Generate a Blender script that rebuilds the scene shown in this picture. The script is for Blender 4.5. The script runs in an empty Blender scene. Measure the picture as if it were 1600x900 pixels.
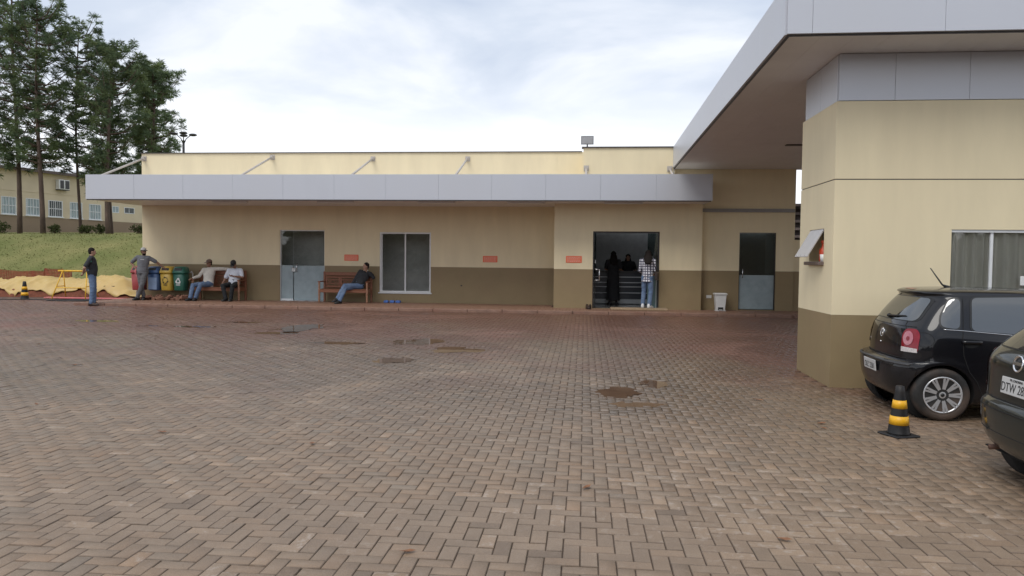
import bpy, bmesh, math, random
import numpy as np
from mathutils import Vector, Matrix, Euler, noise as mnoise
from mathutils.bvhtree import BVHTree
from mathutils.geometry import delaunay_2d_cdt
R = math.radians
SC = bpy.context.scene
COL = SC.collection
random.seed(7)

# ------------------------------------------------------------------ camera
CAM_H = 1.65
cam_d = bpy.data.cameras.new('camera'); cam = bpy.data.objects.new('camera', cam_d); COL.objects.link(cam)
_a, _b = (913 - 800) / 1150, -(406 - 450) / 1150
_d = Vector((_a, _b, 1)).normalized()                      # world +Y seen in camera axes (right, up, forward)
_up = Vector((1, -0.0105, 0)).cross(_d).normalized()
if _up.y < 0: _up = -_up
_x = -(_d.cross(_up))
cr = Vector((_x[0], _d[0], _up[0])); cu = Vector((_x[1], _d[1], _up[1])); cf = Vector((_x[2], _d[2], _up[2]))
cam.matrix_world = Matrix(((cr.x, cu.x, -cf.x, 0), (cr.y, cu.y, -cf.y, 0), (cr.z, cu.z, -cf.z, CAM_H), (0, 0, 0, 1)))
cam_d.sensor_width = 36; cam_d.lens = 1150 / 1600 * 36
cam_d.clip_start = 0.05; cam_d.clip_end = 3000
SC.camera = cam

# ------------------------------------------------------------------ sky, sun, exposure
SUN_EL, SUN_AZ = R(52), R(208)                             # azimuth clockwise from +Y: behind the camera, a little to the left
w = bpy.data.worlds.new('World'); SC.world = w; w.use_nodes = True
nt = w.node_tree; nt.nodes.clear()
def N(t, typ, **kw):
    n = t.nodes.new(typ)
    for k, v in kw.items():
        if hasattr(n, k): setattr(n, k, v)
        else: n.inputs[k].default_value = v
    return n
def build_sky():
    L = nt.links.new
    out = N(nt, 'ShaderNodeOutputWorld'); bg = N(nt, 'ShaderNodeBackground'); bg.inputs['Strength'].default_value = 0.1
    sky = N(nt, 'ShaderNodeTexSky'); sky.sky_type = 'NISHITA'; sky.sun_disc = False
    sky.sun_elevation = SUN_EL; sky.sun_rotation = SUN_AZ; sky.dust_density = 2
    tc = N(nt, 'ShaderNodeTexCoord'); sep = N(nt, 'ShaderNodeSeparateXYZ'); L(tc.outputs['Generated'], sep.inputs[0])
    za = N(nt, 'ShaderNodeMath', operation='MAXIMUM'); L(sep.outputs['Z'], za.inputs[0]); za.inputs[1].default_value = 0
    zb = N(nt, 'ShaderNodeMath', operation='ADD'); L(za.outputs[0], zb.inputs[0]); zb.inputs[1].default_value = 0.16
    dx = N(nt, 'ShaderNodeMath', operation='DIVIDE'); L(sep.outputs['X'], dx.inputs[0]); L(zb.outputs[0], dx.inputs[1])
    dy = N(nt, 'ShaderNodeMath', operation='DIVIDE'); L(sep.outputs['Y'], dy.inputs[0]); L(zb.outputs[0], dy.inputs[1])
    cb = N(nt, 'ShaderNodeCombineXYZ'); L(dx.outputs[0], cb.inputs[0]); L(dy.outputs[0], cb.inputs[1])
    n1 = N(nt, 'ShaderNodeTexNoise'); n1.inputs['Scale'].default_value = 1.25; n1.inputs['Detail'].default_value = 6; n1.inputs['Roughness'].default_value = 0.5; n1.inputs['Distortion'].default_value = 0.35
    L(cb.outputs[0], n1.inputs['Vector'])
    ramp = N(nt, 'ShaderNodeValToRGB'); L(n1.outputs['Fac'], ramp.inputs[0])
    e = ramp.color_ramp.elements
    e[0].position = 0.35; e[0].color = (4.6, 5.3, 6.6, 1)
    e[1].position = 0.60; e[1].color = (7.9, 8.2, 8.8, 1)
    m = ramp.color_ramp.elements.new(0.48); m.color = (5.9, 6.5, 7.5, 1)
    # towards the horizon the cloud deck is seen edge on and closes up white
    hz = N(nt, 'ShaderNodeMapRange'); L(za.outputs[0], hz.inputs['Value'])
    hz.inputs['From Min'].default_value = 0.10; hz.inputs['From Max'].default_value = 0.27; hz.inputs['To Min'].default_value = 1.0; hz.inputs['To Max'].default_value = 0.0
    hz.interpolation_type = 'SMOOTHSTEP'
    mh = N(nt, 'ShaderNodeMix'); mh.data_type = 'RGBA'; L(hz.outputs[0], mh.inputs[0]); L(ramp.outputs[0], mh.inputs[6]); mh.inputs[7].default_value = (9.4, 9.6, 10.0, 1)
    mx = N(nt, 'ShaderNodeMix'); mx.data_type = 'RGBA'; mx.inputs[0].default_value = 0.95
    L(sky.outputs[0], mx.inputs[6]); L(mh.outputs[2], mx.inputs[7])
    L(mx.outputs[2], bg.inputs['Color']); L(bg.outputs[0], out.inputs[0])
build_sky()
sun_d = bpy.data.lights.new('sun', 'SUN'); sun_d.energy = 1.25; sun_d.angle = R(30); sun_d.color = (1, 0.96, 0.9)
sun = bpy.data.objects.new('sun', sun_d); COL.objects.link(sun)
_sd = Vector((math.sin(SUN_AZ) * math.cos(SUN_EL), math.cos(SUN_AZ) * math.cos(SUN_EL), math.sin(SUN_EL)))
sun.rotation_euler = _sd.to_track_quat('Z', 'Y').to_euler(); sun.location = (0, 0, 60)
SC.view_settings.view_transform = 'Standard'; SC.view_settings.look = 'None'
SC.view_settings.exposure = 0.34; SC.view_settings.gamma = 1.0; SC.view_settings.use_curve_mapping = False

# ------------------------------------------------------------------ helpers
class MB:
    """Collects shapes and links them as one mesh object."""
    def __init__(s): s.v = []; s.f = []; s.m = []; s.sm = []
    def add(s, vs, fs, mi=0, smooth=False):
        o = len(s.v); s.v += [tuple(p) for p in vs]
        for f in fs: s.f.append(tuple(i + o for i in f)); s.m.append(mi); s.sm.append(smooth)
        return s
    def box(s, x0, x1, y0, y1, z0, z1, mi=0):
        return s.add([(x0, y0, z0), (x1, y0, z0), (x1, y1, z0), (x0, y1, z0), (x0, y0, z1), (x1, y0, z1), (x1, y1, z1), (x0, y1, z1)],
                     [(0, 3, 2, 1), (4, 5, 6, 7), (0, 1, 5, 4), (1, 2, 6, 5), (2, 3, 7, 6), (3, 0, 4, 7)], mi)
    def cbox(s, x0, x1, y0, y1, z0, z1, c=0.01, mi=0):
        """box with chamfered vertical and horizontal edges"""
        vs = []
        for z, i in ((z0, c), (z0 + c, 0), (z1 - c, 0), (z1, c)):
            for (x, y) in ((x0 + i + c * 0, y0 + i + c), (x0 + i + c, y0 + i), (x1 - i - c, y0 + i), (x1 - i, y0 + i + c), (x1 - i, y1 - i - c), (x1 - i - c, y1 - i), (x0 + i + c, y1 - i), (x0 + i, y1 - i - c)):
                vs.append((x, y, z))
        fs = [tuple(range(7, -1, -1)), tuple(range(24, 32))]
        for r in range(3):
            for k in range(8): fs.append((r * 8 + k, r * 8 + (k + 1) % 8, r * 8 + 8 + (k + 1) % 8, r * 8 + 8 + k))
        return s.add(vs, fs, mi)
    def loft(s, rings, mi=0, smooth=True, cap=True):
        n = len(rings[0]); vs = [p for r in rings for p in r]; fs = []
        for i in range(len(rings) - 1):
            for k in range(n): fs.append((i * n + k, i * n + (k + 1) % n, (i + 1) * n + (k + 1) % n, (i + 1) * n + k))
        if cap: fs.append(tuple(range(n - 1, -1, -1))); fs.append(tuple(range((len(rings) - 1) * n, len(rings) * n)))
        return s.add(vs, fs, mi, smooth)
    def tube(s, pts, r, n=8, mi=0, smooth=True):
        pts = [Vector(p) for p in pts]; rs = r if isinstance(r, (list, tuple)) else [r] * len(pts); rings = []
        ref = None
        for i, p in enumerate(pts):
            t = ((pts[min(i + 1, len(pts) - 1)] - pts[max(i - 1, 0)])).normalized()
            if ref is None:
                ref = Vector((0, 0, 1)) if abs(t.z) < 0.9 else Vector((1, 0, 0))
            a = (ref - t * ref.dot(t)).normalized(); b = t.cross(a); ref = a
            rings.append([p + (a * math.cos(2 * math.pi * k / n) + b * math.sin(2 * math.pi * k / n)) * rs[i] for k in range(n)])
        return s.loft(rings, mi, smooth)
    def bar(s, p, q, w, h, up=(0, 0, 1), mi=0):
        p, q, up = Vector(p), Vector(q), Vector(up); t = (q - p).normalized(); a = t.cross(up).normalized() * w / 2; b = a.cross(t).normalized() * h / 2
        return s.loft([[c - a - b, c + a - b, c + a + b, c - a + b] for c in (p, q)], mi, False)
    def lathe(s, prof, n=24, c=(0, 0, 0), mi=0, smooth=True, axis='z'):
        rings = []
        for r, h in prof:
            ring = []
            for k in range(n):
                u, v = r * math.cos(2 * math.pi * k / n), r * math.sin(2 * math.pi * k / n)
                q = {'z': (u, v, h), 'y': (u, -h, v), 'x': (h, u, v)}[axis]
                ring.append((c[0] + q[0], c[1] + q[1], c[2] + q[2]))
            rings.append(ring)
        return s.loft(rings, mi, smooth)
    def prism(s, poly, d0, d1, plane='xz', mi=0):
        """polygon extruded along the third axis"""
        def P(u, v, d): return {'xz': (u, d, v), 'xy': (u, v, d), 'yz': (d, u, v)}[plane]
        n = len(poly)
        return s.add([P(u, v, d0) for u, v in poly] + [P(u, v, d1) for u, v in poly],
                     [tuple(range(n - 1, -1, -1)), tuple(range(n, 2 * n))] + [(k, (k + 1) % n, n + (k + 1) % n, n + k) for k in range(n)], mi)
    def ell(s, c, rx, ry, rz, n=14, m=9, mi=0, rot=None):
        vs = []; c = Vector(c)
        rings = []
        for i in range(m + 1):
            th = math.pi * (i + 0.001 if i == 0 else (i - 0.001 if i == m else i)) / m
            ring = []
            for k in range(n):
                ph = 2 * math.pi * k / n
                p = Vector((rx * math.sin(th) * math.cos(ph), ry * math.sin(th) * math.sin(ph), -rz * math.cos(th)))
                if rot is not None: p = rot @ p
                ring.append(c + p)
            rings.append(ring)
        return s.loft(rings, mi, True)
    def mesh(s, name, mats):
        me = bpy.data.meshes.new(name); me.from_pydata(s.v, [], s.f)
        for m in (mats if isinstance(mats, (list, tuple)) else [mats]): me.materials.append(m)
        me.polygons.foreach_set('material_index', s.m); me.polygons.foreach_set('use_smooth', s.sm); me.update()
        bm = bmesh.new(); bm.from_mesh(me); bmesh.ops.recalc_face_normals(bm, faces=bm.faces[:]); bm.to_mesh(me); bm.free()
        return me
    def build(s, name, mats, parent=None, bevel=0):
        o = bpy.data.objects.new(name, s.mesh(name, mats)); COL.objects.link(o)
        if parent: o.parent = parent
        if bevel:
            b = o.modifiers.new('b', 'BEVEL'); b.width = bevel; b.segments = 2; b.limit_method = 'ANGLE'; b.angle_limit = R(40)
        return o
def smooth_all(o, ang=40):
    o.data.polygons.foreach_set('use_smooth', [True] * len(o.data.polygons))
    o.data.set_sharp_from_angle(angle=R(ang))
def tag(o, label=None, cat=None, group=None, kind=None):
    if label: o['label'] = label
    if cat: o['category'] = cat
    if group: o['group'] = group
    if kind: o['kind'] = kind
    return o
def thing(name, label, cat, loc=(0, 0, 0), rz=0, group=None):
    o = bpy.data.objects.new(name, None); COL.objects.link(o); o.location = loc; o.rotation_euler = (0, 0, rz); o.empty_display_size = 0.2
    return tag(o, label, cat, group)
def kids(o): return [c for c in o.children]
def copy_tree(o, loc=None, rz=None, label=None, parent=None):
    c = o.copy(); COL.objects.link(c)
    if parent: c.parent = parent
    if loc is not None: c.location = loc
    if rz is not None: c.rotation_euler = (0, 0, rz)
    if label: c['label'] = label
    for ch in kids(o): copy_tree(ch, parent=c)
    return c
def baked(o):
    """apply modifiers in place"""
    dg = bpy.context.evaluated_depsgraph_get(); dg.update()
    me = bpy.data.meshes.new_from_object(o.evaluated_get(dg)); o.modifiers.clear(); o.data = me
    return o

# ------------------------------------------------------------------ materials
def srgb(r, g, b): return tuple(((c / 255) / 12.92 if c / 255 <= 0.04045 else ((c / 255 + 0.055) / 1.055) ** 2.4) for c in (r, g, b))
def mat(name, col, rough=0.6, var=0.12, scale=6.0, metal=0.0, bump=0.0, bscale=60.0, coat=0.0, dirt=None, dscale=1.2, damt=0.0, spec=0.5, stretch=None):
    m = bpy.data.materials.new(name); m.use_nodes = True; t = m.node_tree; L = t.links.new
    b = t.nodes['Principled BSDF']; b.inputs['Roughness'].default_value = rough; b.inputs['Metallic'].default_value = metal
    b.inputs['Coat Weight'].default_value = coat; b.inputs['Coat Roughness'].default_value = 0.04; b.inputs['Specular IOR Level'].default_value = spec
    tc = N(t, 'ShaderNodeTexCoord'); vec = tc.outputs['Object']
    if stretch:
        mp = N(t, 'ShaderNodeMapping'); mp.inputs['Scale'].default_value = stretch; L(vec, mp.inputs[0]); vec = mp.outputs[0]
    n = N(t, 'ShaderNodeTexNoise'); n.inputs['Scale'].default_value = scale; n.inputs['Detail'].default_value = 6; n.inputs['Roughness'].default_value = 0.6; L(vec, n.inputs['Vector'])
    mr = N(t, 'ShaderNodeMapRange'); L(n.outputs['Fac'], mr.inputs['Value']); mr.inputs['From Min'].default_value = 0.3; mr.inputs['From Max'].default_value = 0.7
    mr.inputs['To Min'].default_value = 1 - var; mr.inputs['To Max'].default_value = 1 + var
    vm = N(t, 'ShaderNodeVectorMath', operation='SCALE'); vm.inputs[0].default_value = col[:3]; L(mr.outputs[0], vm.inputs['Scale'])
    last = vm.outputs[0]
    if dirt:
        d = N(t, 'ShaderNodeTexNoise'); d.inputs['Scale'].default_value = dscale; d.inputs['Detail'].default_value = 8; L(vec, d.inputs['Vector'])
        dr = N(t, 'ShaderNodeMapRange'); L(d.outputs['Fac'], dr.inputs['Value']); dr.inputs['From Min'].default_value = 0.45; dr.inputs['From Max'].default_value = 0.75; dr.inputs['To Max'].default_value = damt
        mx = N(t, 'ShaderNodeMix'); mx.data_type = 'RGBA'; L(dr.outputs[0], mx.inputs[0]); L(last, mx.inputs[6]); mx.inputs[7].default_value = (*dirt, 1); last = mx.outputs[2]
    L(last, b.inputs['Base Color'])
    if bump:
        bn = N(t, 'ShaderNodeTexNoise'); bn.inputs['Scale'].default_value = bscale; bn.inputs['Detail'].default_value = 4; L(tc.outputs['Object'], bn.inputs['Vector'])
        bp = N(t, 'ShaderNodeBump'); bp.inputs['Strength'].default_value = bump; bp.inputs['Distance'].default_value = 0.02; L(bn.outputs['Fac'], bp.inputs['Height']); L(bp.outputs[0], b.inputs['Normal'])
    return m
def glass_mat(name, tint=(0.75, 0.8, 0.8), refl=1.0):
    m = bpy.data.materials.new(name); m.use_nodes = True; t = m.node_tree; L = t.links.new; t.nodes.clear()
    o = N(t, 'ShaderNodeOutputMaterial'); tr = N(t, 'ShaderNodeBsdfTransparent'); tr.inputs[0].default_value = (*tint, 1)
    gl = N(t, 'ShaderNodeBsdfGlossy'); gl.inputs['Roughness'].default_value = 0.015; gl.inputs['Color'].default_value = (refl, refl, refl, 1)
    tc = N(t, 'ShaderNodeTexCoord'); n = N(t, 'ShaderNodeTexNoise'); n.inputs['Scale'].default_value = 1.3; L(tc.outputs['Object'], n.inputs['Vector'])
    bp = N(t, 'ShaderNodeBump'); bp.inputs['Strength'].default_value = 0.03; bp.inputs['Distance'].default_value = 0.05; L(n.outputs['Fac'], bp.inputs['Height']); L(bp.outputs[0], gl.inputs['Normal'])
    fr = N(t, 'ShaderNodeFresnel'); fr.inputs['IOR'].default_value = 1.52
    mx = N(t, 'ShaderNodeMixShader'); L(fr.outputs[0], mx.inputs[0]); L(tr.outputs[0], mx.inputs[1]); L(gl.outputs[0], mx.inputs[2]); L(mx.outputs[0], o.inputs[0])
    return m
CREAM = (0.79, 0.68, 0.455); OLIVE = (0.275, 0.205, 0.108)
M = {
 'cream': mat('cream_wall_paint', CREAM, 0.75, 0.05, 2.0, bump=0.08, bscale=220, dirt=(0.45, 0.36, 0.24), dscale=0.8, damt=0.15, stretch=(1.2, 1.2, 0.25)),
 'olive': mat('olive_dado_paint', OLIVE, 0.62, 0.06, 2.0, bump=0.08, bscale=220, dirt=(0.27, 0.17, 0.10), dscale=0.9, damt=0.35),
 'acm': mat('silver_composite_panel', (0.56, 0.575, 0.62), 0.42, 0.03, 0.7, metal=0.25, dirt=(0.45, 0.44, 0.43), dscale=0.7, damt=0.22, stretch=(1, 1, 0.3), bump=0.12, bscale=1.6),
 'soffit': mat('soffit_lining', (0.76, 0.74, 0.74), 0.45, 0.04, 1.5),
 'darkmetal': mat('dark_metal', (0.05, 0.045, 0.045), 0.45, 0.1),
 'alu': mat('white_aluminium', (0.72, 0.73, 0.73), 0.4, 0.04),
 'steel': mat('brushed_steel', (0.6, 0.6, 0.6), 0.25, 0.05, metal=0.9),
 'strut': mat('strut_paint', (0.48, 0.44, 0.40), 0.5, 0.1),
 'room': mat('dim_room_plaster', (0.62, 0.64, 0.64), 0.8, 0.1),
 'roomfloor': mat('room_floor_tile', (0.28, 0.28, 0.27), 0.15, 0.08),
 'film': mat('frosted_film', (0.33, 0.40, 0.42), 0.35, 0.10, 3.0, dirt=(0.2, 0.26, 0.28), dscale=4, damt=0.5),
 'film_teal': mat('frosted_teal_film', (0.16, 0.26, 0.27), 0.35, 0.10, 3.0),
 'roof': mat('roof_sheet', (0.3, 0.29, 0.28), 0.6, 0.1),
 'orange': mat('orange_sign_board', (0.85, 0.17, 0.07), 0.5, 0.06),
 'signtext': mat('sign_print', (0.80, 0.45, 0.36), 0.6, 0.05),
 'white': mat('white_plastic', (0.72, 0.72, 0.70), 0.35, 0.04),
 'black': mat('black_rubber', (0.02, 0.02, 0.02), 0.6, 0.2),
 'blackgloss': mat('black_plastic', (0.022, 0.022, 0.024), 0.3, 0.1),
 'wood': mat('bench_wood', (0.24, 0.095, 0.05), 0.45, 0.25, 14, bump=0.2, bscale=40, stretch=(1, 6, 6)),
 'woodlight': mat('bench_leg_wood', (0.33, 0.17, 0.10), 0.5, 0.25, 20),
 'yellow': mat('yellow_paint', (0.80, 0.47, 0.03), 0.45, 0.1, dirt=(0.35, 0.2, 0.06), dscale=5, damt=0.4),
 'coneyellow': mat('cone_yellow_band', (0.82, 0.43, 0.015), 0.4, 0.06, 20),
 'coneblack': mat('cone_black_rubber', (0.016, 0.016, 0.017), 0.5, 0.15, 20, dirt=(0.07, 0.055, 0.045), dscale=8, damt=0.35, spec=0.3),
 'tarp': mat('yellow_tarpaulin', (0.55, 0.385, 0.135), 0.45, 0.08, 3.0, bump=0.1, bscale=5, dirt=(0.42, 0.25, 0.10), dscale=1.5, damt=0.4),
 'soil': mat('red_soil', (0.17, 0.052, 0.026), 0.9, 0.3, 8, bump=0.6, bscale=20),
 'net': mat('orange_barrier_net', (0.27, 0.075, 0.04), 0.7, 0.25),
 'pink': mat('pink_painted_board', (0.62, 0.16, 0.17), 0.55, 0.15, dirt=(0.4, 0.25, 0.18), dscale=4, damt=0.5),
 'binblue': mat('blue_bin_plastic', (0.05, 0.10, 0.22), 0.4, 0.1), 'binyellow': mat('yellow_bin_plastic', (0.52, 0.34, 0.05), 0.4, 0.1),
 'bingreen': mat('green_bin_plastic', (0.02, 0.11, 0.075), 0.4, 0.1), 'binred': mat('red_bin_plastic', (0.33, 0.05, 0.05), 0.4, 0.1),
 'bluefade': mat('faded_blue_label', (0.28, 0.38, 0.55), 0.5, 0.12),
 'rubble': mat('broken_brick', (0.26, 0.13, 0.085), 0.9, 0.35, 9, bump=0.5, bscale=30),
 'granite': mat('granite_sill', (0.16, 0.12, 0.11), 0.3, 0.25, 60),
 'curtain': mat('grey_curtain', (0.80, 0.77, 0.70), 0.8, 0.12, 3, stretch=(3, 1, 0.2)),
 'acrylic': mat('grey_acrylic_flap', (0.45, 0.43, 0.42), 0.25, 0.06),
 'red': mat('red_plastic', (0.70, 0.09, 0.04), 0.35, 0.06),
 'blueitem': mat('blue_plastic', (0.08, 0.18, 0.5), 0.4, 0.1),
 'mat': mat('door_mat', (0.33, 0.24, 0.15), 0.9, 0.2, 30), 'leather': mat('dark_leather', (0.035, 0.022, 0.018), 0.4, 0.2),
 'leaf': mat('dry_leaf', (0.22, 0.10, 0.045), 0.7, 0.3, 20),
 'bark': mat('pine_bark', (0.105, 0.072, 0.055), 0.9, 0.35, 6, bump=0.8, bscale=14, stretch=(1, 1, 0.3)),
 'farwall': mat('far_cream_wall', (0.62, 0.52, 0.36), 0.8, 0.06, 0.6, dirt=(0.4, 0.33, 0.24), dscale=0.5, damt=0.3),
 'fardado': mat('far_brown_dado', (0.26, 0.19, 0.125), 0.8, 0.08, 0.6),
 'farroof': mat('fibre_cement_roof', (0.62, 0.62, 0.62), 0.7, 0.1), 'farglass': mat('far_window_glass', (0.30, 0.37, 0.38), 0.12, 0.2, 1.5), 'fardark': mat('dark_window_glass', (0.04, 0.05, 0.05), 0.1, 0.2),
 'timber': mat('dark_shed_timber', (0.05, 0.035, 0.03), 0.85, 0.3),
}
GLASS = glass_mat('window_glass', (0.94, 0.94, 0.92)); GLASSDARK = glass_mat('tinted_glass', (0.5, 0.55, 0.55))

def paver_mat(name, porch=False):
    m = bpy.data.materials.new(name); m.use_nodes = True; t = m.node_tree; L = t.links.new; b = t.nodes['Principled BSDF']
    at = N(t, 'ShaderNodeAttribute'); at.attribute_name = 'tint'
    g = N(t, 'ShaderNodeNewGeometry'); pos = g.outputs['Position']
    def noise(scale, detail=5, rough=0.6, dist=0.0):
        n = N(t, 'ShaderNodeTexNoise'); n.inputs['Scale'].default_value = scale; n.inputs['Detail'].default_value = detail; n.inputs['Roughness'].default_value = rough; n.inputs['Distortion'].default_value = dist
        L(pos, n.inputs['Vector']); return n.outputs['Fac']
    def rng(v, a, b2, c=0.0, d=1.0, sm=True):
        r = N(t, 'ShaderNodeMapRange'); r.interpolation_type = 'SMOOTHSTEP' if sm else 'LINEAR'; L(v, r.inputs['Value'])
        for k, x in zip(('From Min', 'From Max', 'To Min', 'To Max'), (a, b2, c, d)): r.inputs[k].default_value = x
        return r.outputs[0]
    def math_(op, a, b2):
        n = N(t, 'ShaderNodeMath', operation=op)
        for i, x in enumerate((a, b2)):
            if isinstance(x, (int, float)): n.inputs[i].default_value = x
            else: L(x, n.inputs[i])
        return n.outputs[0]
    def mix(f, a, b2):
        x = N(t, 'ShaderNodeMix'); x.data_type = 'RGBA'
        if isinstance(f, float): x.inputs[0].default_value = f
        else: L(f, x.inputs[0])
        for i, c in ((6, a), (7, b2)):
            if isinstance(c, tuple): x.inputs[i].default_value = (*c, 1)
            else: L(c, x.inputs[i])
        return x.outputs[2]
    sp = N(t, 'ShaderNodeSeparateXYZ'); L(pos, sp.inputs[0])
    fine = rng(noise(170, 3, 0.7), 0.3, 0.7, 0.72, 1.28, False)
    mid = rng(noise(2.2, 6), 0.3, 0.7, 0.86, 1.14, False)
    sc = N(t, 'ShaderNodeVectorMath', operation='SCALE'); L(at.outputs['Color'], sc.inputs[0]); L(math_('MULTIPLY', fine, mid), sc.inputs['Scale'])
    col = sc.outputs[0]
    # worn pale mortar scum on some pavers
    scum = math_('MULTIPLY', rng(noise(16, 6, 0.7), 0.50, 0.66), at.outputs['Alpha'])
    col = mix(scum, col, (0.36, 0.29, 0.23))
    # red earth washed over the far side of the yard, heavier towards the porch and under the big canopy
    n3 = noise(0.42, 7, 0.6, 0.4)
    dust = rng(math_('ADD', rng(sp.outputs['Y'], 6, 20.5, -0.12, 0.58, False), math_('ADD', n3, math_('MULTIPLY', math_('MULTIPLY', rng(sp.outputs['X'], 1.2, 4.5), rng(sp.outputs['Y'], 7.5, 12.5)), 0.42))), 0.52, 0.95, 0.0, 0.85)
    col = mix(dust, col, (0.185, 0.088, 0.062) if not porch else (0.25, 0.135, 0.09))
    # damp patches: darker and glossier
    n4 = noise(0.24, 6, 0.62, 0.8)
    wet0 = math_('MULTIPLY', rng(n4, 0.34, 0.52), rng(sp.outputs['Y'], 5.5, 9.5))
    wt = N(t, 'ShaderNodeAttribute'); wt.attribute_name = 'wet'
    wet = math_('MAXIMUM', math_('MULTIPLY', wet0, 0.0 if porch else 1.0), math_('MULTIPLY', wt.outputs['Fac'], 0.0 if porch else 1.3))
    dk = N(t, 'ShaderNodeVectorMath', operation='SCALE'); L(col, dk.inputs[0]); L(rng(wet, 0, 1.3, 1.0, 0.66, False), dk.inputs['Scale'])
    L(dk.outputs[0], b.inputs['Base Color'])
    L(math_('ADD', rng(wet, 0, 1, 0.55, 0.33, False), rng(noise(60), 0.3, 0.7, -0.06, 0.06, False)), b.inputs['Roughness'])
    bp = N(t, 'ShaderNodeBump'); bp.inputs['Strength'].default_value = 0.35; bp.inputs['Distance'].default_value = 0.004; L(noise(110, 4, 0.7), bp.inputs['Height']); L(bp.outputs[0], b.inputs['Normal'])
    return m
PAVER = paver_mat('concrete_paver'); PORCHPAVER = paver_mat('porch_paver', True)
JOINT = mat('joint_sand', (0.088, 0.056, 0.040), 0.85, 0.3, 20)

# ------------------------------------------------------------------ ground levels
PUD = [  # centre x, centre y, half sizes, level drop
 (-2.95, 11.45, 0.36, 0.36), (-2.25, 12.85, 0.55, 0.42), (-3.15, 13.9, 0.5, 0.55), (-6.2, 16.0, 0.45, 0.75), (-6.35, 14.75, 0.5, 0.25),
 (0.47, 9.30, 0.28, 0.42), (0.95, 9.95, 0.2, 0.35), (0.62, 8.52, 0.33, 0.13), (-11.5, 16.4, 0.55, 0.25), (-8.0, 16.75, 0.45, 0.2), (-8.6, 15.6, 0.5, 0.22), (-9.7, 15.6, 0.3, 0.12), (-4.6, 13.4, 0.6, 0.2)]
def sm(a, b, x):
    t = np.clip((x - a) / (b - a), 0, 1); return t * t * (3 - 2 * t)
def gz0(x, y): return 0.125 * np.clip((y - 9.5) / 9.5, 0, 1)
def gz(x, y):
    z = gz0(x, y)
    for cx, cy, rx, ry in PUD:
        r = np.sqrt(((x - cx) / rx) ** 2 + ((y - cy) / ry) ** 2)
        wgt = 1 - sm(0.75, 1.35, r); z = z * (1 - wgt) + (float(gz0(cx, cy)) - 0.0165) * wgt
    return z

def herringbone(x0, x1, y0, y1, keep):
    """bricks 0.2 x 0.1 laid in 90 degree herringbone: list of (cx, cy, lx, ly)"""
    c = 0.098; out = []
    for j in range(int(math.floor(y0 / c)), int(math.ceil(y1 / c))):
        for i in range(int(math.floor(x0 / c)), int(math.ceil(x1 / c))):
            k = (-i - 1 - j) % 4
            if k == 0: b = (i * c, (j + 0.5) * c, 2 * c, c)
            elif k == 3: b = ((i + 0.5) * c, (j + 1) * c, c, 2 * c)
            else: continue
            if keep(b[0], b[1]): out.append(b)
    return out
TINT0 = np.array([0.230, 0.162, 0.108])
def tint(rng, x, y):
    v = rng.normal(1.0, 0.042); a = 0.14
    worn = math.exp(-((x - 1.4) / 1.1) ** 2 - ((y - 4.9) / 0.9) ** 2) * 0.45
    q = rng.random()
    if q < 0.05 + worn: v *= 1.22; a = 0.9
    elif q < 0.07 + worn: v *= 0.78
    h = rng.normal(0, 0.025)
    c = TINT0 * v * np.array([1 + h, 1, 1 - h])
    return (*np.clip(c, 0.03, 0.6), a if worn < 0.1 else max(a, 0.35))
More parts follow.
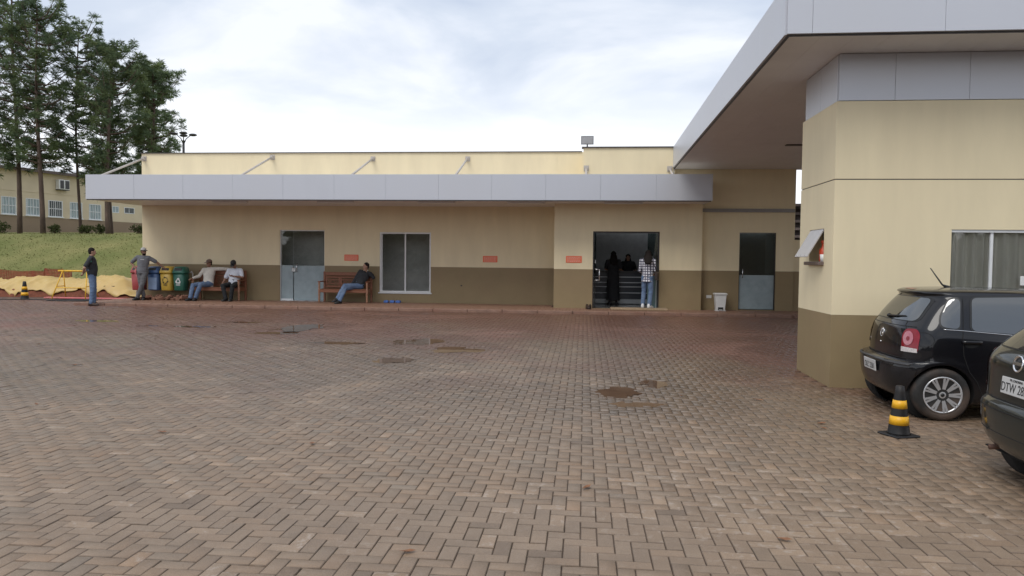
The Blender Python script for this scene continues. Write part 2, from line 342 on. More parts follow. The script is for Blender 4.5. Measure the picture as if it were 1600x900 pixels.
def paver_field(name, bricks, mat_, parent, hfun, rnd=0.0015, seed=3):
    rg = np.random.default_rng(seed); n = len(bricks); B = np.array(bricks)
    g, ch = 0.0018, 0.0042
    hx, hy = B[:, 2] / 2 - g, B[:, 3] / 2 - g
    sx = np.array([-1, 1, 1, -1]); sy = np.array([-1, -1, 1, 1])
    V = np.zeros((n, 12, 3))
    for lvl, (inset, dz) in enumerate(((ch, 0), (0, -ch * 0.9), (0, -0.028))):
        V[:, lvl * 4:lvl * 4 + 4, 0] = B[:, 0:1] + sx * (hx - inset)[:, None]
        V[:, lvl * 4:lvl * 4 + 4, 1] = B[:, 1:2] + sy * (hy - inset)[:, None]
        V[:, lvl * 4:lvl * 4 + 4, 2] = dz
    off = rg.normal(0, rnd, n); tx = rg.normal(0, 0.005, n); ty = rg.normal(0, 0.004, n)
    V[:, :, 2] += hfun(V[:, :, 0], V[:, :, 1]) + off[:, None] + tx[:, None] * (V[:, :, 0] - B[:, 0:1]) + ty[:, None] * (V[:, :, 1] - B[:, 1:2])
    F = [(0, 1, 2, 3)]
    for l in (0, 4):
        for k in range(4): F.append((l + 4 + k, l + 4 + (k + 1) % 4, l + (k + 1) % 4, l + k))
    F = np.array(F); FF = (F[None] + (np.arange(n) * 12)[:, None, None]).reshape(-1, 4)
    me = bpy.data.meshes.new(name); me.vertices.add(n * 12); me.vertices.foreach_set('co', V.reshape(-1))
    me.loops.add(FF.size); me.loops.foreach_set('vertex_index', FF.reshape(-1)); me.polygons.add(len(FF))
    me.polygons.foreach_set('loop_start', np.arange(0, FF.size, 4)); me.update(calc_edges=True)
    T = np.array([tint(rg, b[0], b[1]) for b in bricks])
    at = me.attributes.new('tint', 'FLOAT_COLOR', 'FACE'); at.data.foreach_set('color', (np.repeat(T, len(F), axis=0) * np.tile(np.array([1.0] + [0.66] * 8), len(T))[:, None]).astype(np.float32).reshape(-1))
    rmin = np.full(n, 9.0)
    for cx, cy, rx, ry in PUD: rmin = np.minimum(rmin, np.sqrt(((B[:, 0] - cx) / (rx * 1.3 + 0.35)) ** 2 + ((B[:, 1] - cy) / (ry * 1.3 + 0.5)) ** 2) + rg.normal(0, 0.2, n) + 0.5 * np.sin(B[:, 0] * 3.1 + cx) * np.cos(B[:, 1] * 2.3 + cy))
    wa = me.attributes.new('wet', 'FLOAT', 'FACE'); wa.data.foreach_set('value', np.repeat(1 - sm(0.5, 1.7, rmin), len(F)).astype(np.float32))
    me.materials.append(mat_); o = bpy.data.objects.new(name, me); COL.objects.link(o); o.parent = parent
    return tag(o, kind='stuff')

PORCH_Y = 20.75
def yard():
    # bedding under the pavers, with the slope up to the porch
    xs = np.concatenate([np.arange(-30, -13, 1.0), np.arange(-13, 2.2, 0.1), np.arange(2.2, 14, 1.0)]); ys = np.concatenate([[-12, 0, 4, 7.6], np.arange(8, 18, 0.1), np.arange(18.2, 25.6, 0.8)])
    gx, gy = np.meshgrid(xs, ys); gzz = gz(gx, gy) - 0.0085; V = [(float(a), float(b), float(c_)) for a, b, c_ in zip(gx.ravel(), gy.ravel(), gzz.ravel())]; nx = len(xs)
    Fs = [(j * nx + i, j * nx + i + 1, (j + 1) * nx + i + 1, (j + 1) * nx + i) for j in range(len(ys) - 1) for i in range(nx - 1)]
    yd = tag(MB().add(V, Fs).build('paved_yard', JOINT), 'brown herringbone block paving of the damp forecourt', kind='structure')
    def keep(x, y):
        if y < 3.2 or abs(x + 0.098 * y) > 0.72 * y + 2.0: return False
        if x > 3.2 and 9.98 < y < 11.5: return False
        if y > PORCH_Y and x > -15.3: return False
        if y > 23.6: return False
        return True
    br = herringbone(-22, 9.5, 3.2, 23.6, keep)
    # the 300 that show largest: nearest ones inside the frame
    inview = sorted([b for b in br if abs(b[0] + 0.098 * b[1]) < 0.70 * b[1] and b[1] > 3.95], key=lambda b: b[1])[:300]
    ins = set(inview); rest = [b for b in br if b not in ins]
    rg = np.random.default_rng(11); variants = {}
    for kind, (lx, ly) in (('a', (0.196, 0.098)), ('b', (0.098, 0.196))):
        for q in range(9):
            t = MB(); g, ch = 0.0018, 0.0042; hx, hy = lx / 2 - g, ly / 2 - g; vs = []
            for ins_, z in ((ch, 0), (0, -ch * 0.9), (0, -0.028)):
                vs += [(-hx + ins_, -hy + ins_, z), (hx - ins_, -hy + ins_, z), (hx - ins_, hy - ins_, z), (-hx + ins_, hy - ins_, z)]
            t.add(vs, [(0, 1, 2, 3)] + [(l + 4 + k, l + 4 + (k + 1) % 4, l + (k + 1) % 4, l + k) for l in (0, 4) for k in range(4)])
            me = t.mesh('paver', PAVER); at = me.attributes.new('tint', 'FLOAT_COLOR', 'FACE')
            c = tint(rg, -5, 5) if q < 6 else ((*TINT0 * 1.22, 0.9) if q == 6 else ((*TINT0 * 0.75, 0.1) if q == 7 else (*TINT0, 0.4)))
            at.data.foreach_set('color', (np.tile(np.array(c, dtype=np.float32), (len(me.polygons), 1)) * np.array([1.0] + [0.66] * 8, dtype=np.float32)[:, None]).reshape(-1)); variants[kind, q] = me
    for b in inview:
        worn = math.exp(-((b[0] - 1.4) / 1.1) ** 2 - ((b[1] - 4.9) / 0.9) ** 2)
        q = int(rg.integers(0, 6)); u = rg.random()
        if u < 0.05 + worn * 0.4: q = 6
        elif u < 0.09 + worn * 0.4: q = 7
        elif u < 0.2 + worn: q = 8
        o = bpy.data.objects.new('paver', variants['a' if b[2] > 0.15 else 'b', q]); COL.objects.link(o); o.parent = yd
        o.location = (b[0], b[1], float(rg.normal(0, 0.0015))); o.rotation_euler = (float(rg.normal(0, 0.008)), float(rg.normal(0, 0.008)), float(rg.normal(0, 0.006)))
    paver_field('paver_field', rest, PAVER, yd, gz, 0.0016)
    return yd
YARD = yard()

# flat country behind everything, out to the horizon
tag(MB().add([(-900, -900, -0.06), (900, -900, -0.06), (900, 900, -0.06), (-900, 900, -0.06)], [(0, 1, 2, 3)]).build('ground', mat('distant_ground', (0.13, 0.10, 0.07), 0.9, 0.3, 0.05)), 'flat ground reaching to the horizon', kind='structure')

def puddles():
    wm = bpy.data.materials.new('puddle_water'); wm.use_nodes = True; t = wm.node_tree; b = t.nodes['Principled BSDF']
    n = N(t, 'ShaderNodeTexNoise'); n.inputs['Scale'].default_value = 3; r = N(t, 'ShaderNodeValToRGB'); t.links.new(n.outputs['Fac'], r.inputs[0])
    r.color_ramp.elements[0].color = (0.10, 0.058, 0.036, 1); r.color_ramp.elements[1].color = (0.19, 0.115, 0.072, 1); t.links.new(r.outputs[0], b.inputs['Base Color'])
    b.inputs['Roughness'].default_value = 0.02; b.inputs['IOR'].default_value = 1.33
    for i, (cx, cy, rx, ry) in enumerate(PUD):
        n_ = 40; pts = []
        for k in range(n_):
            a = 2 * math.pi * k / n_; q = mnoise.noise(Vector((math.cos(a) * 1.1 + i * 9.1, math.sin(a) * 1.1, 0.3))) * 0.85 + mnoise.noise(Vector((math.cos(a) * 3 + i * 5, math.sin(a) * 3, 4))) * 0.4
            pts.append((cx + rx * 1.12 * (1 + q) * math.cos(a), cy + ry * 1.12 * (1 + q) * math.sin(a), float(gz0(cx, cy)) - 0.0095))
        m = MB(); m.add(pts + [(cx, cy, pts[0][2])], [(k, (k + 1) % n_, n_) for k in range(n_)])
        tag(m.build('puddle', wm), 'shallow brown rain puddle on the block paving', kind='structure')
puddles()

def porch():
    z = 0.205
    m = MB(); m.box(-15.3, 3.4, PORCH_Y + 0.09, 23.5, 0.02, z - 0.0085); m.box(3.4, 9.0, PORCH_Y + 0.09, 22.45, 0.02, z - 0.0085)
    p = tag(m.build('porch_pavement', JOINT), 'low reddish paved step along the building front', kind='structure')
    kb = mat('kerb_concrete', (0.24, 0.145, 0.105), 0.8, 0.2, 5, bump=0.3, dirt=(0.22, 0.11, 0.075), dscale=2, damt=0.8)
    x = -15.3; rg = random.Random(4)
    while x < 9.0:
        k = MB().cbox(x + 0.004, x + 0.992, PORCH_Y - 0.02, PORCH_Y + 0.085, 0.02, z + rg.uniform(-0.003, 0.003), 0.012).build('kerb_stone', kb, p); x += 1.0
    br = herringbone(-15.3, 9, PORCH_Y + 0.1, 23.4, lambda x, y: PORCH_Y + 0.14 < y < (23.35 if x < -1 else 22.3) and -15.2 < x < 8.9)
    paver_field('paver_field', br, PORCHPAVER, p, lambda x, y: z + 0 * x, 0.0012, 9)
porch()

# ------------------------------------------------------------------ grass bank and terrain
def bank_z(x, y):
    return 0.08 + 2.65 * sm(26.4, 37.0, y) + 0.035 * np.clip(y - 37, 0, 60) * 1.0
def terrain():
    xs = np.concatenate([np.arange(-75, -14.2, 0.8)]); ys = np.concatenate([np.arange(25.0, 40, 0.5), np.arange(40, 95, 3)])
    rg = np.random.default_rng(2); nx = len(xs); V = []
    for y in ys:
        for x in xs:
            z = float(bank_z(x, y)) + 0.10 * mnoise.noise(Vector((x * 0.25, y * 0.25, 0))) * float(sm(26, 29, y)) - float(1 - sm(25, 26.6, y)) * 0.05
            V.append((x, y, z))
    Fs = [(j * nx + i, j * nx + i + 1, (j + 1) * nx + i + 1, (j + 1) * nx + i) for j in range(len(ys) - 1) for i in range(nx - 1)]
    gm = bpy.data.materials.new('mown_grass'); gm.use_nodes = True; t = gm.node_tree; b = t.nodes['Principled BSDF']; L = t.links.new
    g = N(t, 'ShaderNodeNewGeometry')
    n1 = N(t, 'ShaderNodeTexNoise'); n1.inputs['Scale'].default_value = 0.5; n1.inputs['Detail'].default_value = 7; L(g.outputs['Position'], n1.inputs['Vector'])
    r1 = N(t, 'ShaderNodeValToRGB'); L(n1.outputs['Fac'], r1.inputs[0]); e = r1.color_ramp.elements
    e[0].position = 0.32; e[0].color = (0.135, 0.150, 0.05, 1); e[1].position = 0.68; e[1].color = (0.225, 0.212, 0.085, 1)
    n2 = N(t, 'ShaderNodeTexNoise'); n2.inputs['Scale'].default_value = 9; n2.inputs['Detail'].default_value = 6; L(g.outputs['Position'], n2.inputs['Vector'])
    mr = N(t, 'ShaderNodeMapRange'); L(n2.outputs['Fac'], mr.inputs['Value']); mr.inputs['To Min'].default_value = 0.72; mr.inputs['To Max'].default_value = 1.28
    s = N(t, 'ShaderNodeVectorMath', operation='SCALE'); L(r1.outputs[0], s.inputs[0]); L(mr.outputs[0], s.inputs['Scale']); L(s.outputs[0], b.inputs['Base Color'])
    b.inputs['Roughness'].default_value = 0.95; b.inputs['Specular IOR Level'].default_value = 0.15
    o = MB().add(V, Fs, 0, True).build('grass_bank', gm); tag(o, 'green grass bank rising to the pine trees', kind='structure')
    # blades standing on the slope
    n = 16000; X = rg.uniform(-34, -14.9, n); Y = 26.6 + 13 * rg.random(n) ** 1.2; A = rg.uniform(0, 6.28, n); H = rg.uniform(0.02, 0.07, n); W = rg.uniform(0.012, 0.03, n)
    Z = np.array([bank_z(X, Y)])[0] + np.array([0.10 * mnoise.noise(Vector((x * 0.25, y * 0.25, 0))) for x, y in zip(X, Y)]) * sm(26, 29, Y) - 0.01
    P = np.zeros((n, 3, 3)); P[:, 0] = np.stack([X - W * np.cos(A), Y - W * np.sin(A), Z], 1); P[:, 1] = np.stack([X + W * np.cos(A), Y + W * np.sin(A), Z], 1)
    P[:, 2] = np.stack([X + rg.normal(0, 0.04, n), Y + rg.normal(0, 0.04, n), Z + H], 1)
    me = bpy.data.meshes.new('grass'); me.vertices.add(n * 3); me.vertices.foreach_set('co', P.reshape(-1)); me.loops.add(n * 3); me.loops.foreach_set('vertex_index', np.arange(n * 3)); me.polygons.add(n)
    me.polygons.foreach_set('loop_start', np.arange(0, n * 3, 3)); me.update(calc_edges=True); me.materials.append(gm)
    go = bpy.data.objects.new('grass', me); COL.objects.link(go); tag(go, 'short green grass growing on the bank', 'grass', kind='stuff')
terrain()

# ------------------------------------------------------------------ walls with openings
def wall(x0, x1, z0, z1, y, th, holes, dado=None, groove=None, name='wall', parent=None, mats=None, axis='x', base=0.0):
    """vertical wall in the xz plane (axis 'x') or yz plane (axis 'y'), outer face at y, thickness th inwards, real holes, paint line at dado"""
    us = sorted({x0, x1, *[h[0] for h in holes], *[h[1] for h in holes]}); vs = sorted({z0, z1, *[h[2] for h in holes], *[h[3] for h in holes], *([dado] if dado and z0 < dado < z1 else [])})
    def P(u, d, v): return (u, y + d, v) if axis == 'x' else (y + d, u, v)
    cell = {}
    for i in range(len(us) - 1):
        for j in range(len(vs) - 1):
            cu_, cv_ = (us[i] + us[i + 1]) / 2, (vs[j] + vs[j + 1]) / 2
            cell[i, j] = not any(h[0] < cu_ < h[1] and h[2] < cv_ < h[3] for h in holes)
    mb = MB()
    for (i, j), s in cell.items():
        if not s: continue
        a, b, c, d = us[i], us[i + 1], vs[j], vs[j + 1]; mi = 1 if dado and (c + d) / 2 < dado else 0
        mb.add([P(a, 0, c), P(b, 0, c), P(b, 0, d), P(a, 0, d)], [(0, 1, 2, 3)], mi); mb.add([P(a, th, c), P(b, th, c), P(b, th, d), P(a, th, d)], [(3, 2, 1, 0)], mi)
        for (di, dj, q) in ((-1, 0, [(a, c), (a, d)]), (1, 0, [(b, c), (b, d)]), (0, -1, [(a, c), (b, c)]), (0, 1, [(a, d), (b, d)])):
            if not cell.get((i + di, j + dj), False):
                (u0, v0), (u1, v1) = q; mb.add([P(u0, 0, v0), P(u1, 0, v1), P(u1, th, v1), P(u0, th, v0)], [(0, 1, 2, 3)], mi)
    o = mb.build(name, mats or [M['cream'], M['olive']], parent)
    bm = bmesh.new(); bm.from_mesh(o.data); bmesh.ops.remove_doubles(bm, verts=bm.verts[:], dist=1e-4); bmesh.ops.recalc_face_normals(bm, faces=bm.faces[:]); bm.to_mesh(o.data); bm.free()
    return o
def frame(mb, x0, x1, z0, z1, y0, y1, w, mi=0):
    mb.box(x0, x0 + w, y0, y1, z0, z1, mi); mb.box(x1 - w, x1, y0, y1, z0, z1, mi); mb.box(x0 + w, x1 - w, y0, y1, z0, z0 + w, mi); mb.box(x0 + w, x1 - w, y0, y1, z1 - w, z1, mi)
def room(x0, x1, y0, y1, z0, z1, parent, name='room_lining', cover=0.4):
    ym = y0 + (y1 - y0) * cover; m = MB(); m.add([(x0, y0, z0), (x1, y0, z0), (x1, y1, z0), (x0, y1, z0), (x0, y0, z1), (x1, y0, z1), (x1, y1, z1), (x0, y1, z1), (x1, ym, z1), (x0, ym, z1)], [(0, 1, 2, 3)], 1)  # ceiling opening added at the back to let daylight into the room
    o = len(m.v) - 10
    for f in ((4, 5, 8, 9), (1, 2, 6, 5), (2, 3, 7, 6), (3, 0, 4, 7)): m.f.append(tuple(i + o for i in f)); m.m.append(0); m.sm.append(False)
    me = bpy.data.meshes.new(name); me.from_pydata(m.v, [], m.f); me.materials.append(M['room']); me.materials.append(M['roomfloor']); me.polygons.foreach_set('material_index', m.m); me.update()
    ob = bpy.data.objects.new(name, me); COL.objects.link(ob); ob.parent = parent
    return ob

YM, YB, YR = 23.4, 22.0, 22.3
DADO = 1.37
def main_building():
    b = thing('long_building', 'long cream single storey building with olive dado and silver canopy along its front', 'building', (0, 0, 0))
    # walls
    wall(-14.76, -0.9, 0.0, 5.04, YM, 0.2, [(-9.985, -8.467, 0.2, 2.53), (-6.62, -4.93, 0.53, 2.48)], DADO, parent=b)
    wall(YM + 0.2, 40, 0.0, 5.04, -14.76, 0.2, [], DADO, parent=b, axis='y')
    wall(-0.9, 3.42, 0.0, 3.32, YB, 0.2, [(0.25, 2.2, 0.21, 2.5)], DADO, parent=b)
    wall(YB + 0.2, YM + 0.2, 0.0, 3.32, -0.9, 0.2, [], DADO, parent=b, axis='y'); wall(YB + 0.2, YR + 0.2, 0.0, 3.32, 3.22, 0.2, [], DADO, parent=b, axis='y')
    wall(-0.898, -0.06, 3.35, 5.04, YM + 0.001, 0.2, [], None, parent=b, name='parapet_wall')
    wall(-0.07, 2.56, 3.4, 4.96, YB + 0.03, 0.2, [], None, parent=b, name='parapet_wall'); wall(YB + 0.23, YM + 2, 3.4, 4.96, -0.07, 0.2, [], None, parent=b, axis='y', name='parapet_wall')
    wall(3.42, 6.12, 0.0, 3.25, YR, 0.2, [(4.55, 5.6, 0.22, 2.5)], DADO, parent=b); wall(2.64, 6.12, 3.25, 4.357, YR - 0.012, 0.2, [], None, parent=b, name='parapet_wall')
    wall(6.12, 10.5, 0.0, 2.3, YR + 0.05, 0.2, [], DADO, parent=b, name='wall')
    MB().box(-14.6, 2.9, YM + 0.2, 40, 4.4, 4.55).box(-0.7, 6.1, YB + 0.25, YM + 0.2, 3.1, 3.2).build('roof', M['roof'], b)
    c = MB(); c.box(-14.82, -0.12, YM - 0.05, YM + 0.26, 5.04, 5.06).box(-14.82, -14.5, YM + 0.26, 40, 5.04, 5.06); c.build('parapet_cap', M['darkmetal'], b)
    MB().box(-0.12, 2.6, YB - 0.02, YB + 0.28, 4.96, 4.99).build('parapet_cap', M['darkmetal'], b)
    # front canopy with silver panels
    zc0, zc1, yc = 3.30, 4.045, 20.8
    can = MB().box(-14.85, 3.44, yc + 0.03, YM - 0.003, zc0 + 0.015, zc0 + 0.10).box(-14.85, 3.44, yc + 0.03, yc + 0.08, zc0 + 0.1, zc1 - 0.02).build('canopy', M['soffit'], b)
    MB().box(-14.88, 3.46, yc + 0.005, yc + 0.03, zc0 - 0.01, zc0 + 0.014).build('drip_edge', M['darkmetal'], can)
    xs = np.linspace(-14.9, 3.49, 13); r = random.Random(1)
    for i in range(12):
        MB().cbox(xs[i] + 0.0015, xs[i + 1] - 0.0015, yc - 0.012 + r.uniform(-0.002, 0.002), yc + 0.028, zc0 + 0.016, zc1, 0.002).build('fascia_panel', M['acm'], can)
    MB().cbox(-14.9, -14.86, yc + 0.032, YM - 0.01, zc0 + 0.016, zc1, 0.004).build('fascia_panel', M['acm'], can)
    MB().cbox(3.45, 3.49, yc + 0.032, YB + 0.25, zc0 + 0.016, zc1, 0.004).build('fascia_panel', M['acm'], can)
    for x in (-10.7, -7.4, -4.35, -1.7, 1.1):
        MB().cbox(x - 0.55, x + 0.55, 21.35, 21.5, zc0 - 0.035, zc0 + 0.012, 0.008).build('ceiling_light', M['white'], can)
    # tie struts from the parapet to the canopy edge
    for x, y, z in ((-14.66, YM, 4.87), (-10.22, YM, 4.9), (-6.85, YM, 4.84), (-3.75, YM, 4.83), (0.02, YB + 0.03, 4.36), (2.45, YB + 0.03, 4.34)):
        q = YM - 0.12 if y == YM else y - 0.1
        s = MB().tube([(x, q + 0.02, z - 0.02), (x, yc + 0.28, zc1 - 0.02)], 0.034, 8).build('strut', M['strut'], b)
        MB().box(x - 0.075, x + 0.075, y - 0.02, y - 0.003, z - 0.08, z + 0.08).box(x - 0.045, x + 0.045, q, y - 0.02, z - 0.05, z + 0.05).build('bracket', M['strut'], s)
    # left glass door: narrow side leaf and wide leaf, both filmed below
    def leaf(x0, x1, y, z0, z1, zf, film, handle_x=None, pane=GLASS, strip=False):
        d = MB().box(x0 + 0.004, x1 - 0.004, y, y + 0.01, z0 + 0.01, z1 - 0.005).build('door', pane, b)
        MB().box(x0 + 0.006, x1 - 0.006, y - 0.005, y - 0.001, z0 + 0.012, zf).build('frosted_film', film, d)
        if handle_x is not None:
            MB().tube([(handle_x, y - 0.005, 1.16), (handle_x, y - 0.05, 1.17), (handle_x, y - 0.055, 1.3), (handle_x, y - 0.05, 1.42), (handle_x, y - 0.005, 1.43)], 0.014, 8).build('handle', M['steel'], d)
        if strip: MB().box(x0 + 0.01, x1 - 0.01, y - 0.016, y - 0.006, z0 + 0.005, z0 + 0.06).build('bottom_rail', M['alu'], d)
        return d
    leaf(-9.96, -9.55, YM + 0.07, 0.21, 2.5, 1.37, M['film'], None, strip=True)
    d = leaf(-9.54, -8.49, YM + 0.085, 0.21, 2.5, 1.36, M['film'], -9.42)
    MB().cbox(-9.6, -9.47, YM + 0.03, YM + 0.06, 1.15, 1.29, 0.015).build('lock', M['steel'], d)
    f = MB(); f.box(-9.985, -9.962, YM + 0.04, YM + 0.12, 0.2, 2.53); f.box(-8.49, -8.467, YM + 0.04, YM + 0.12, 0.2, 2.53); f.box(-9.962, -8.49, YM + 0.04, YM + 0.12, 2.5, 2.53); f.box(-9.962, -8.49, YM - 0.01, YM + 0.2, 0.198, 0.212); f.build('door_frame', M['alu'], b)
    room(-11.0, -7.5, YM + 0.205, YM + 1.25, 0.2, 2.9, b)
    # right glass door
    leaf(4.57, 5.58, YR + 0.08, 0.23, 2.48, 1.25, M['film'], 4.66, GLASSDARK)
    f = MB(); f.box(4.55, 4.568, YR + 0.04, YR + 0.12, 0.22, 2.5); f.box(5.582, 5.6, YR + 0.04, YR + 0.12, 0.22, 2.5); f.box(4.568, 5.582, YR + 0.04, YR + 0.12, 2.482, 2.5); f.build('door_frame', M['darkmetal'], b)
    room(3.8, 6.0, YR + 0.205, YR + 3, 0.2, 2.9, b, cover=0.93)
    # sliding window with white frame
    wn = MB(); frame(wn, -6.62, -4.93, 0.53, 2.48, YM + 0.02, YM + 0.1, 0.05); win = wn.build('window', M['alu'], b)
    MB().box(-6.57, -5.76, YM + 0.07, YM + 0.076, 0.58, 2.43).build('pane', GLASS, win); MB().box(-5.79, -4.98, YM + 0.045, YM + 0.051, 0.58, 2.43).build('pane', GLASS, win)
    MB().box(-5.80, -5.755, YM + 0.03, YM + 0.065, 0.58, 2.43).box(-6.57, -6.54, YM + 0.06, YM + 0.085, 0.58, 2.43).build('sash_stile', M['alu'], win)
    MB().cbox(-6.66, -4.89, YM - 0.03, YM + 0.1, 0.49, 0.528, 0.006).build('sill', M['alu'], win)
    room(-7.0, -4.4, YM + 0.205, YM + 1.7, 0.2, 2.9, b)
    # main entrance: open, glass leaves slid aside
    rm = room(-0.6, 3.1, YB + 0.205, YB + 4.6, 0.2, 2.9, b, cover=0.86)
    f = MB(); f.box(0.25, 0.285, YB + 0.05, YB + 0.17, 0.21, 2.5); f.box(2.165, 2.2, YB + 0.05, YB + 0.17, 0.21, 2.5); f.box(0.285, 2.165, YB + 0.05, YB + 0.17, 2.455, 2.5); f.build('door_frame', M['darkmetal'], b)
    d = MB().box(0.29, 0.345, YB + 0.095, YB + 0.105, 0.22, 2.45).build('door', GLASSDARK, b)
    MB().tube([(0.33, YB + 0.09, 1.02), (0.33, YB + 0.03, 1.03), (0.33, YB - 0.0, 1.05), (0.45, YB - 0.01, 1.05)], 0.015, 8).tube([(0.33, YB + 0.09, 1.40), (0.33, YB + 0.03, 1.39), (0.33, YB - 0.0, 1.37), (0.45, YB - 0.01, 1.37)], 0.015, 8).tube([(0.45, YB - 0.01, 1.035), (0.45, YB - 0.01, 1.385)], 0.016, 8).build('handle', M['steel'], d)
    MB().cbox(0.315, 0.34, YB + 0.08, YB + 0.094, 1.55, 1.66, 0.004).build('lock', M['steel'], d)
    d = MB().box(1.86, 2.16, YB + 0.125, YB + 0.135, 0.22, 2.45).build('door', GLASSDARK, b)
    MB().box(1.865, 2.155, YB + 0.118, YB + 0.123, 0.23, 1.32).build('frosted_film', M['film_teal'], d)
    MB().box(2.12, 2.135, YB + 0.105, YB + 0.117, 0.23, 1.32).build('edge_strip', M['alu'], d)
    # electric socket on the recessed wall
    MB().cbox(3.62, 3.77, YR - 0.012, YR - 0.001, 0.55, 0.64, 0.004).box(3.67, 3.72, YR - 0.016, YR - 0.0125, 0.575, 0.615).build('socket', M['white'], b)
    MB().cbox(-3.95, -3.9, YM - 0.012, YM - 0.001, 0.76, 0.80, 0.004).build('drain_plug', M['darkmetal'], b)
    return b
main_building()

def gatehouse():
    X, Y = 3.235, 10.0; X1, Y1 = 9.5, 11.5
    g = thing('gatehouse', 'cream gatehouse with olive base and silver band beside the parked cars', 'building', (0, 0, 0))
    zg = 2.74; gap = 0.014
    for (a, b_, hs) in ((-0.05, zg - gap, [(4.70, 6.2, 1.1, 2.09)]), (zg, 3.74, [])):
        wall(X, X1, a, b_, Y, 0.18, hs, 0.965 if a < 0.9 else None, parent=g)
        wall(Y + 0.18, Y1, a, b_, X, 0.18, [(10.38, 11.02, 1.66, 2.11)] if a < 1 else [], 0.965 if a < 0.9 else None, parent=g, axis='y')
        wall(X + 0.18, X1, a, b_, Y1 - 0.18, 0.18, [], 0.965 if a < 0.9 else None, parent=g); wall(Y + 0.18, Y1 - 0.18, a, b_, X1 - 0.18, 0.18, [], 0.965 if a < 0.9 else None, parent=g, axis='y')
    MB().box(X + 0.012, X1 - 0.012, Y + 0.012, Y + 0.17, zg - gap, zg).box(X + 0.012, X + 0.17, Y + 0.17, Y1 - 0.01, zg - gap, zg).build('shadow_joint', M['darkmetal'], g)
    xs = [X + 0.03, 3.96, 4.87, 5.78, 6.69, 7.6, 8.5, 9.45]
    MB().box(X + 0.06, X1, Y + 0.06, Y1 - 0.05, 3.741, 4.35).build('band_core', M['darkmetal'], g)
    for i in range(len(xs) - 1): MB().cbox(xs[i] + 0.0015, xs[i + 1] - 0.0015, Y + 0.02, Y + 0.058, 3.752, 4.352, 0.002).build('fascia_panel', M['acm'], g)
    for y0, y1 in ((Y + 0.062, 10.75), (10.75, 11.45)): MB().cbox(X + 0.02, X + 0.058, y0 + 0.003, y1 - 0.003, 3.752, 4.352, 0.004).build('fascia_panel', M['acm'], g)
    # front window with curtain
    wn = MB(); wn.box(4.70, 6.2, Y + 0.015, Y + 0.1, 2.055, 2.089); wn.box(4.70, 4.712, Y + 0.03, Y + 0.1, 1.13, 2.055); wn.box(6.17, 6.2, Y + 0.03, Y + 0.1, 1.13, 2.055); wn.box(4.70, 6.2, Y + 0.015, Y + 0.1, 1.1, 1.13)
    win = wn.build('window', M['alu'], g)
    MB().box(5.19, 5.225, Y + 0.03, Y + 0.055, 1.13, 2.055).build('sash_stile', M['alu'], win)
    MB().box(4.712, 5.19, Y + 0.06, Y + 0.066, 1.13, 2.055).build('pane', GLASS, win); MB().box(5.225, 6.17, Y + 0.042, Y + 0.048, 1.13, 2.055).build('pane', GLASS, win)
    xs = np.linspace(4.6, 6.3, 240); m = MB(); r = random.Random(3); n = len(xs)
    ys = [Y + 0.125 + 0.028 * math.sin(x * 46 + 1.5 * math.sin(x * 5)) + 0.012 * math.sin(x * 17) for x in xs]
    m.add([(x, y, 1.02) for x, y in zip(xs, ys)] + [(x, y, 2.2) for x, y in zip(xs, ys)], [(i, i + 1, n + i + 1, n + i) for i in range(n - 1)], 0, True)
    m.build('curtain', M['curtain'], win)
    MB().cbox(5.57, 5.64, Y + 0.03, Y + 0.041, 1.38, 1.5, 0.003).build('latch', M['white'], win)
    room(X + 0.2, X1 - 0.2, Y + 0.185, Y1 - 0.185, 0.02, 2.7, g)
    # serving hatch in the side wall with a raised acrylic flap
    MB().cbox(X - 0.07, X + 0.18, 10.36, 11.04, 1.61, 1.658, 0.006).build('sill', M['granite'], g)
    fl = MB(); fl.add([(X + 0.02, 10.42, 2.10), (X + 0.02, 11.0, 2.10), (X - 0.20, 11.0, 1.72), (X - 0.20, 10.42, 1.72), (X + 0.008, 10.42, 2.107), (X + 0.008, 11.0, 2.107), (X - 0.213, 11.0, 1.726), (X - 0.213, 10.42, 1.726)],
           [(0, 1, 2, 3), (7, 6, 5, 4), (0, 4, 5, 1), (1, 5, 6, 2), (2, 6, 7, 3), (3, 7, 4, 0)])
    f = fl.build('hatch_flap', M['acrylic'], g)
    for y in (10.52, 10.71, 10.9): MB().ell((X - 0.2, y, 1.745), 0.012, 0.012, 0.012, 8, 5).build('fixing_bolt', M['steel'], f)
    return g
gatehouse()
t = MB().lathe([(0.045, 0), (0.05, 0.02), (0.05, 0.16), (0.02, 0.2), (0.018, 0.25), (0.03, 0.26), (0.03, 0.29), (0.005, 0.295)], 16, (3.27, 10.52, 1.659)).build('squeeze_bottle', M['red'])
tag(t, 'orange red plastic bottle standing on the gatehouse hatch sill', 'bottle')
t = MB().lathe([(0.032, 0), (0.042, 0.1), (0.038, 0.1), (0.03, 0.01)], 16, (3.24, 10.42, 1.659)).build('cup', M['white'])
tag(t, 'small white cup on the gatehouse hatch sill beside the red bottle', 'cup')

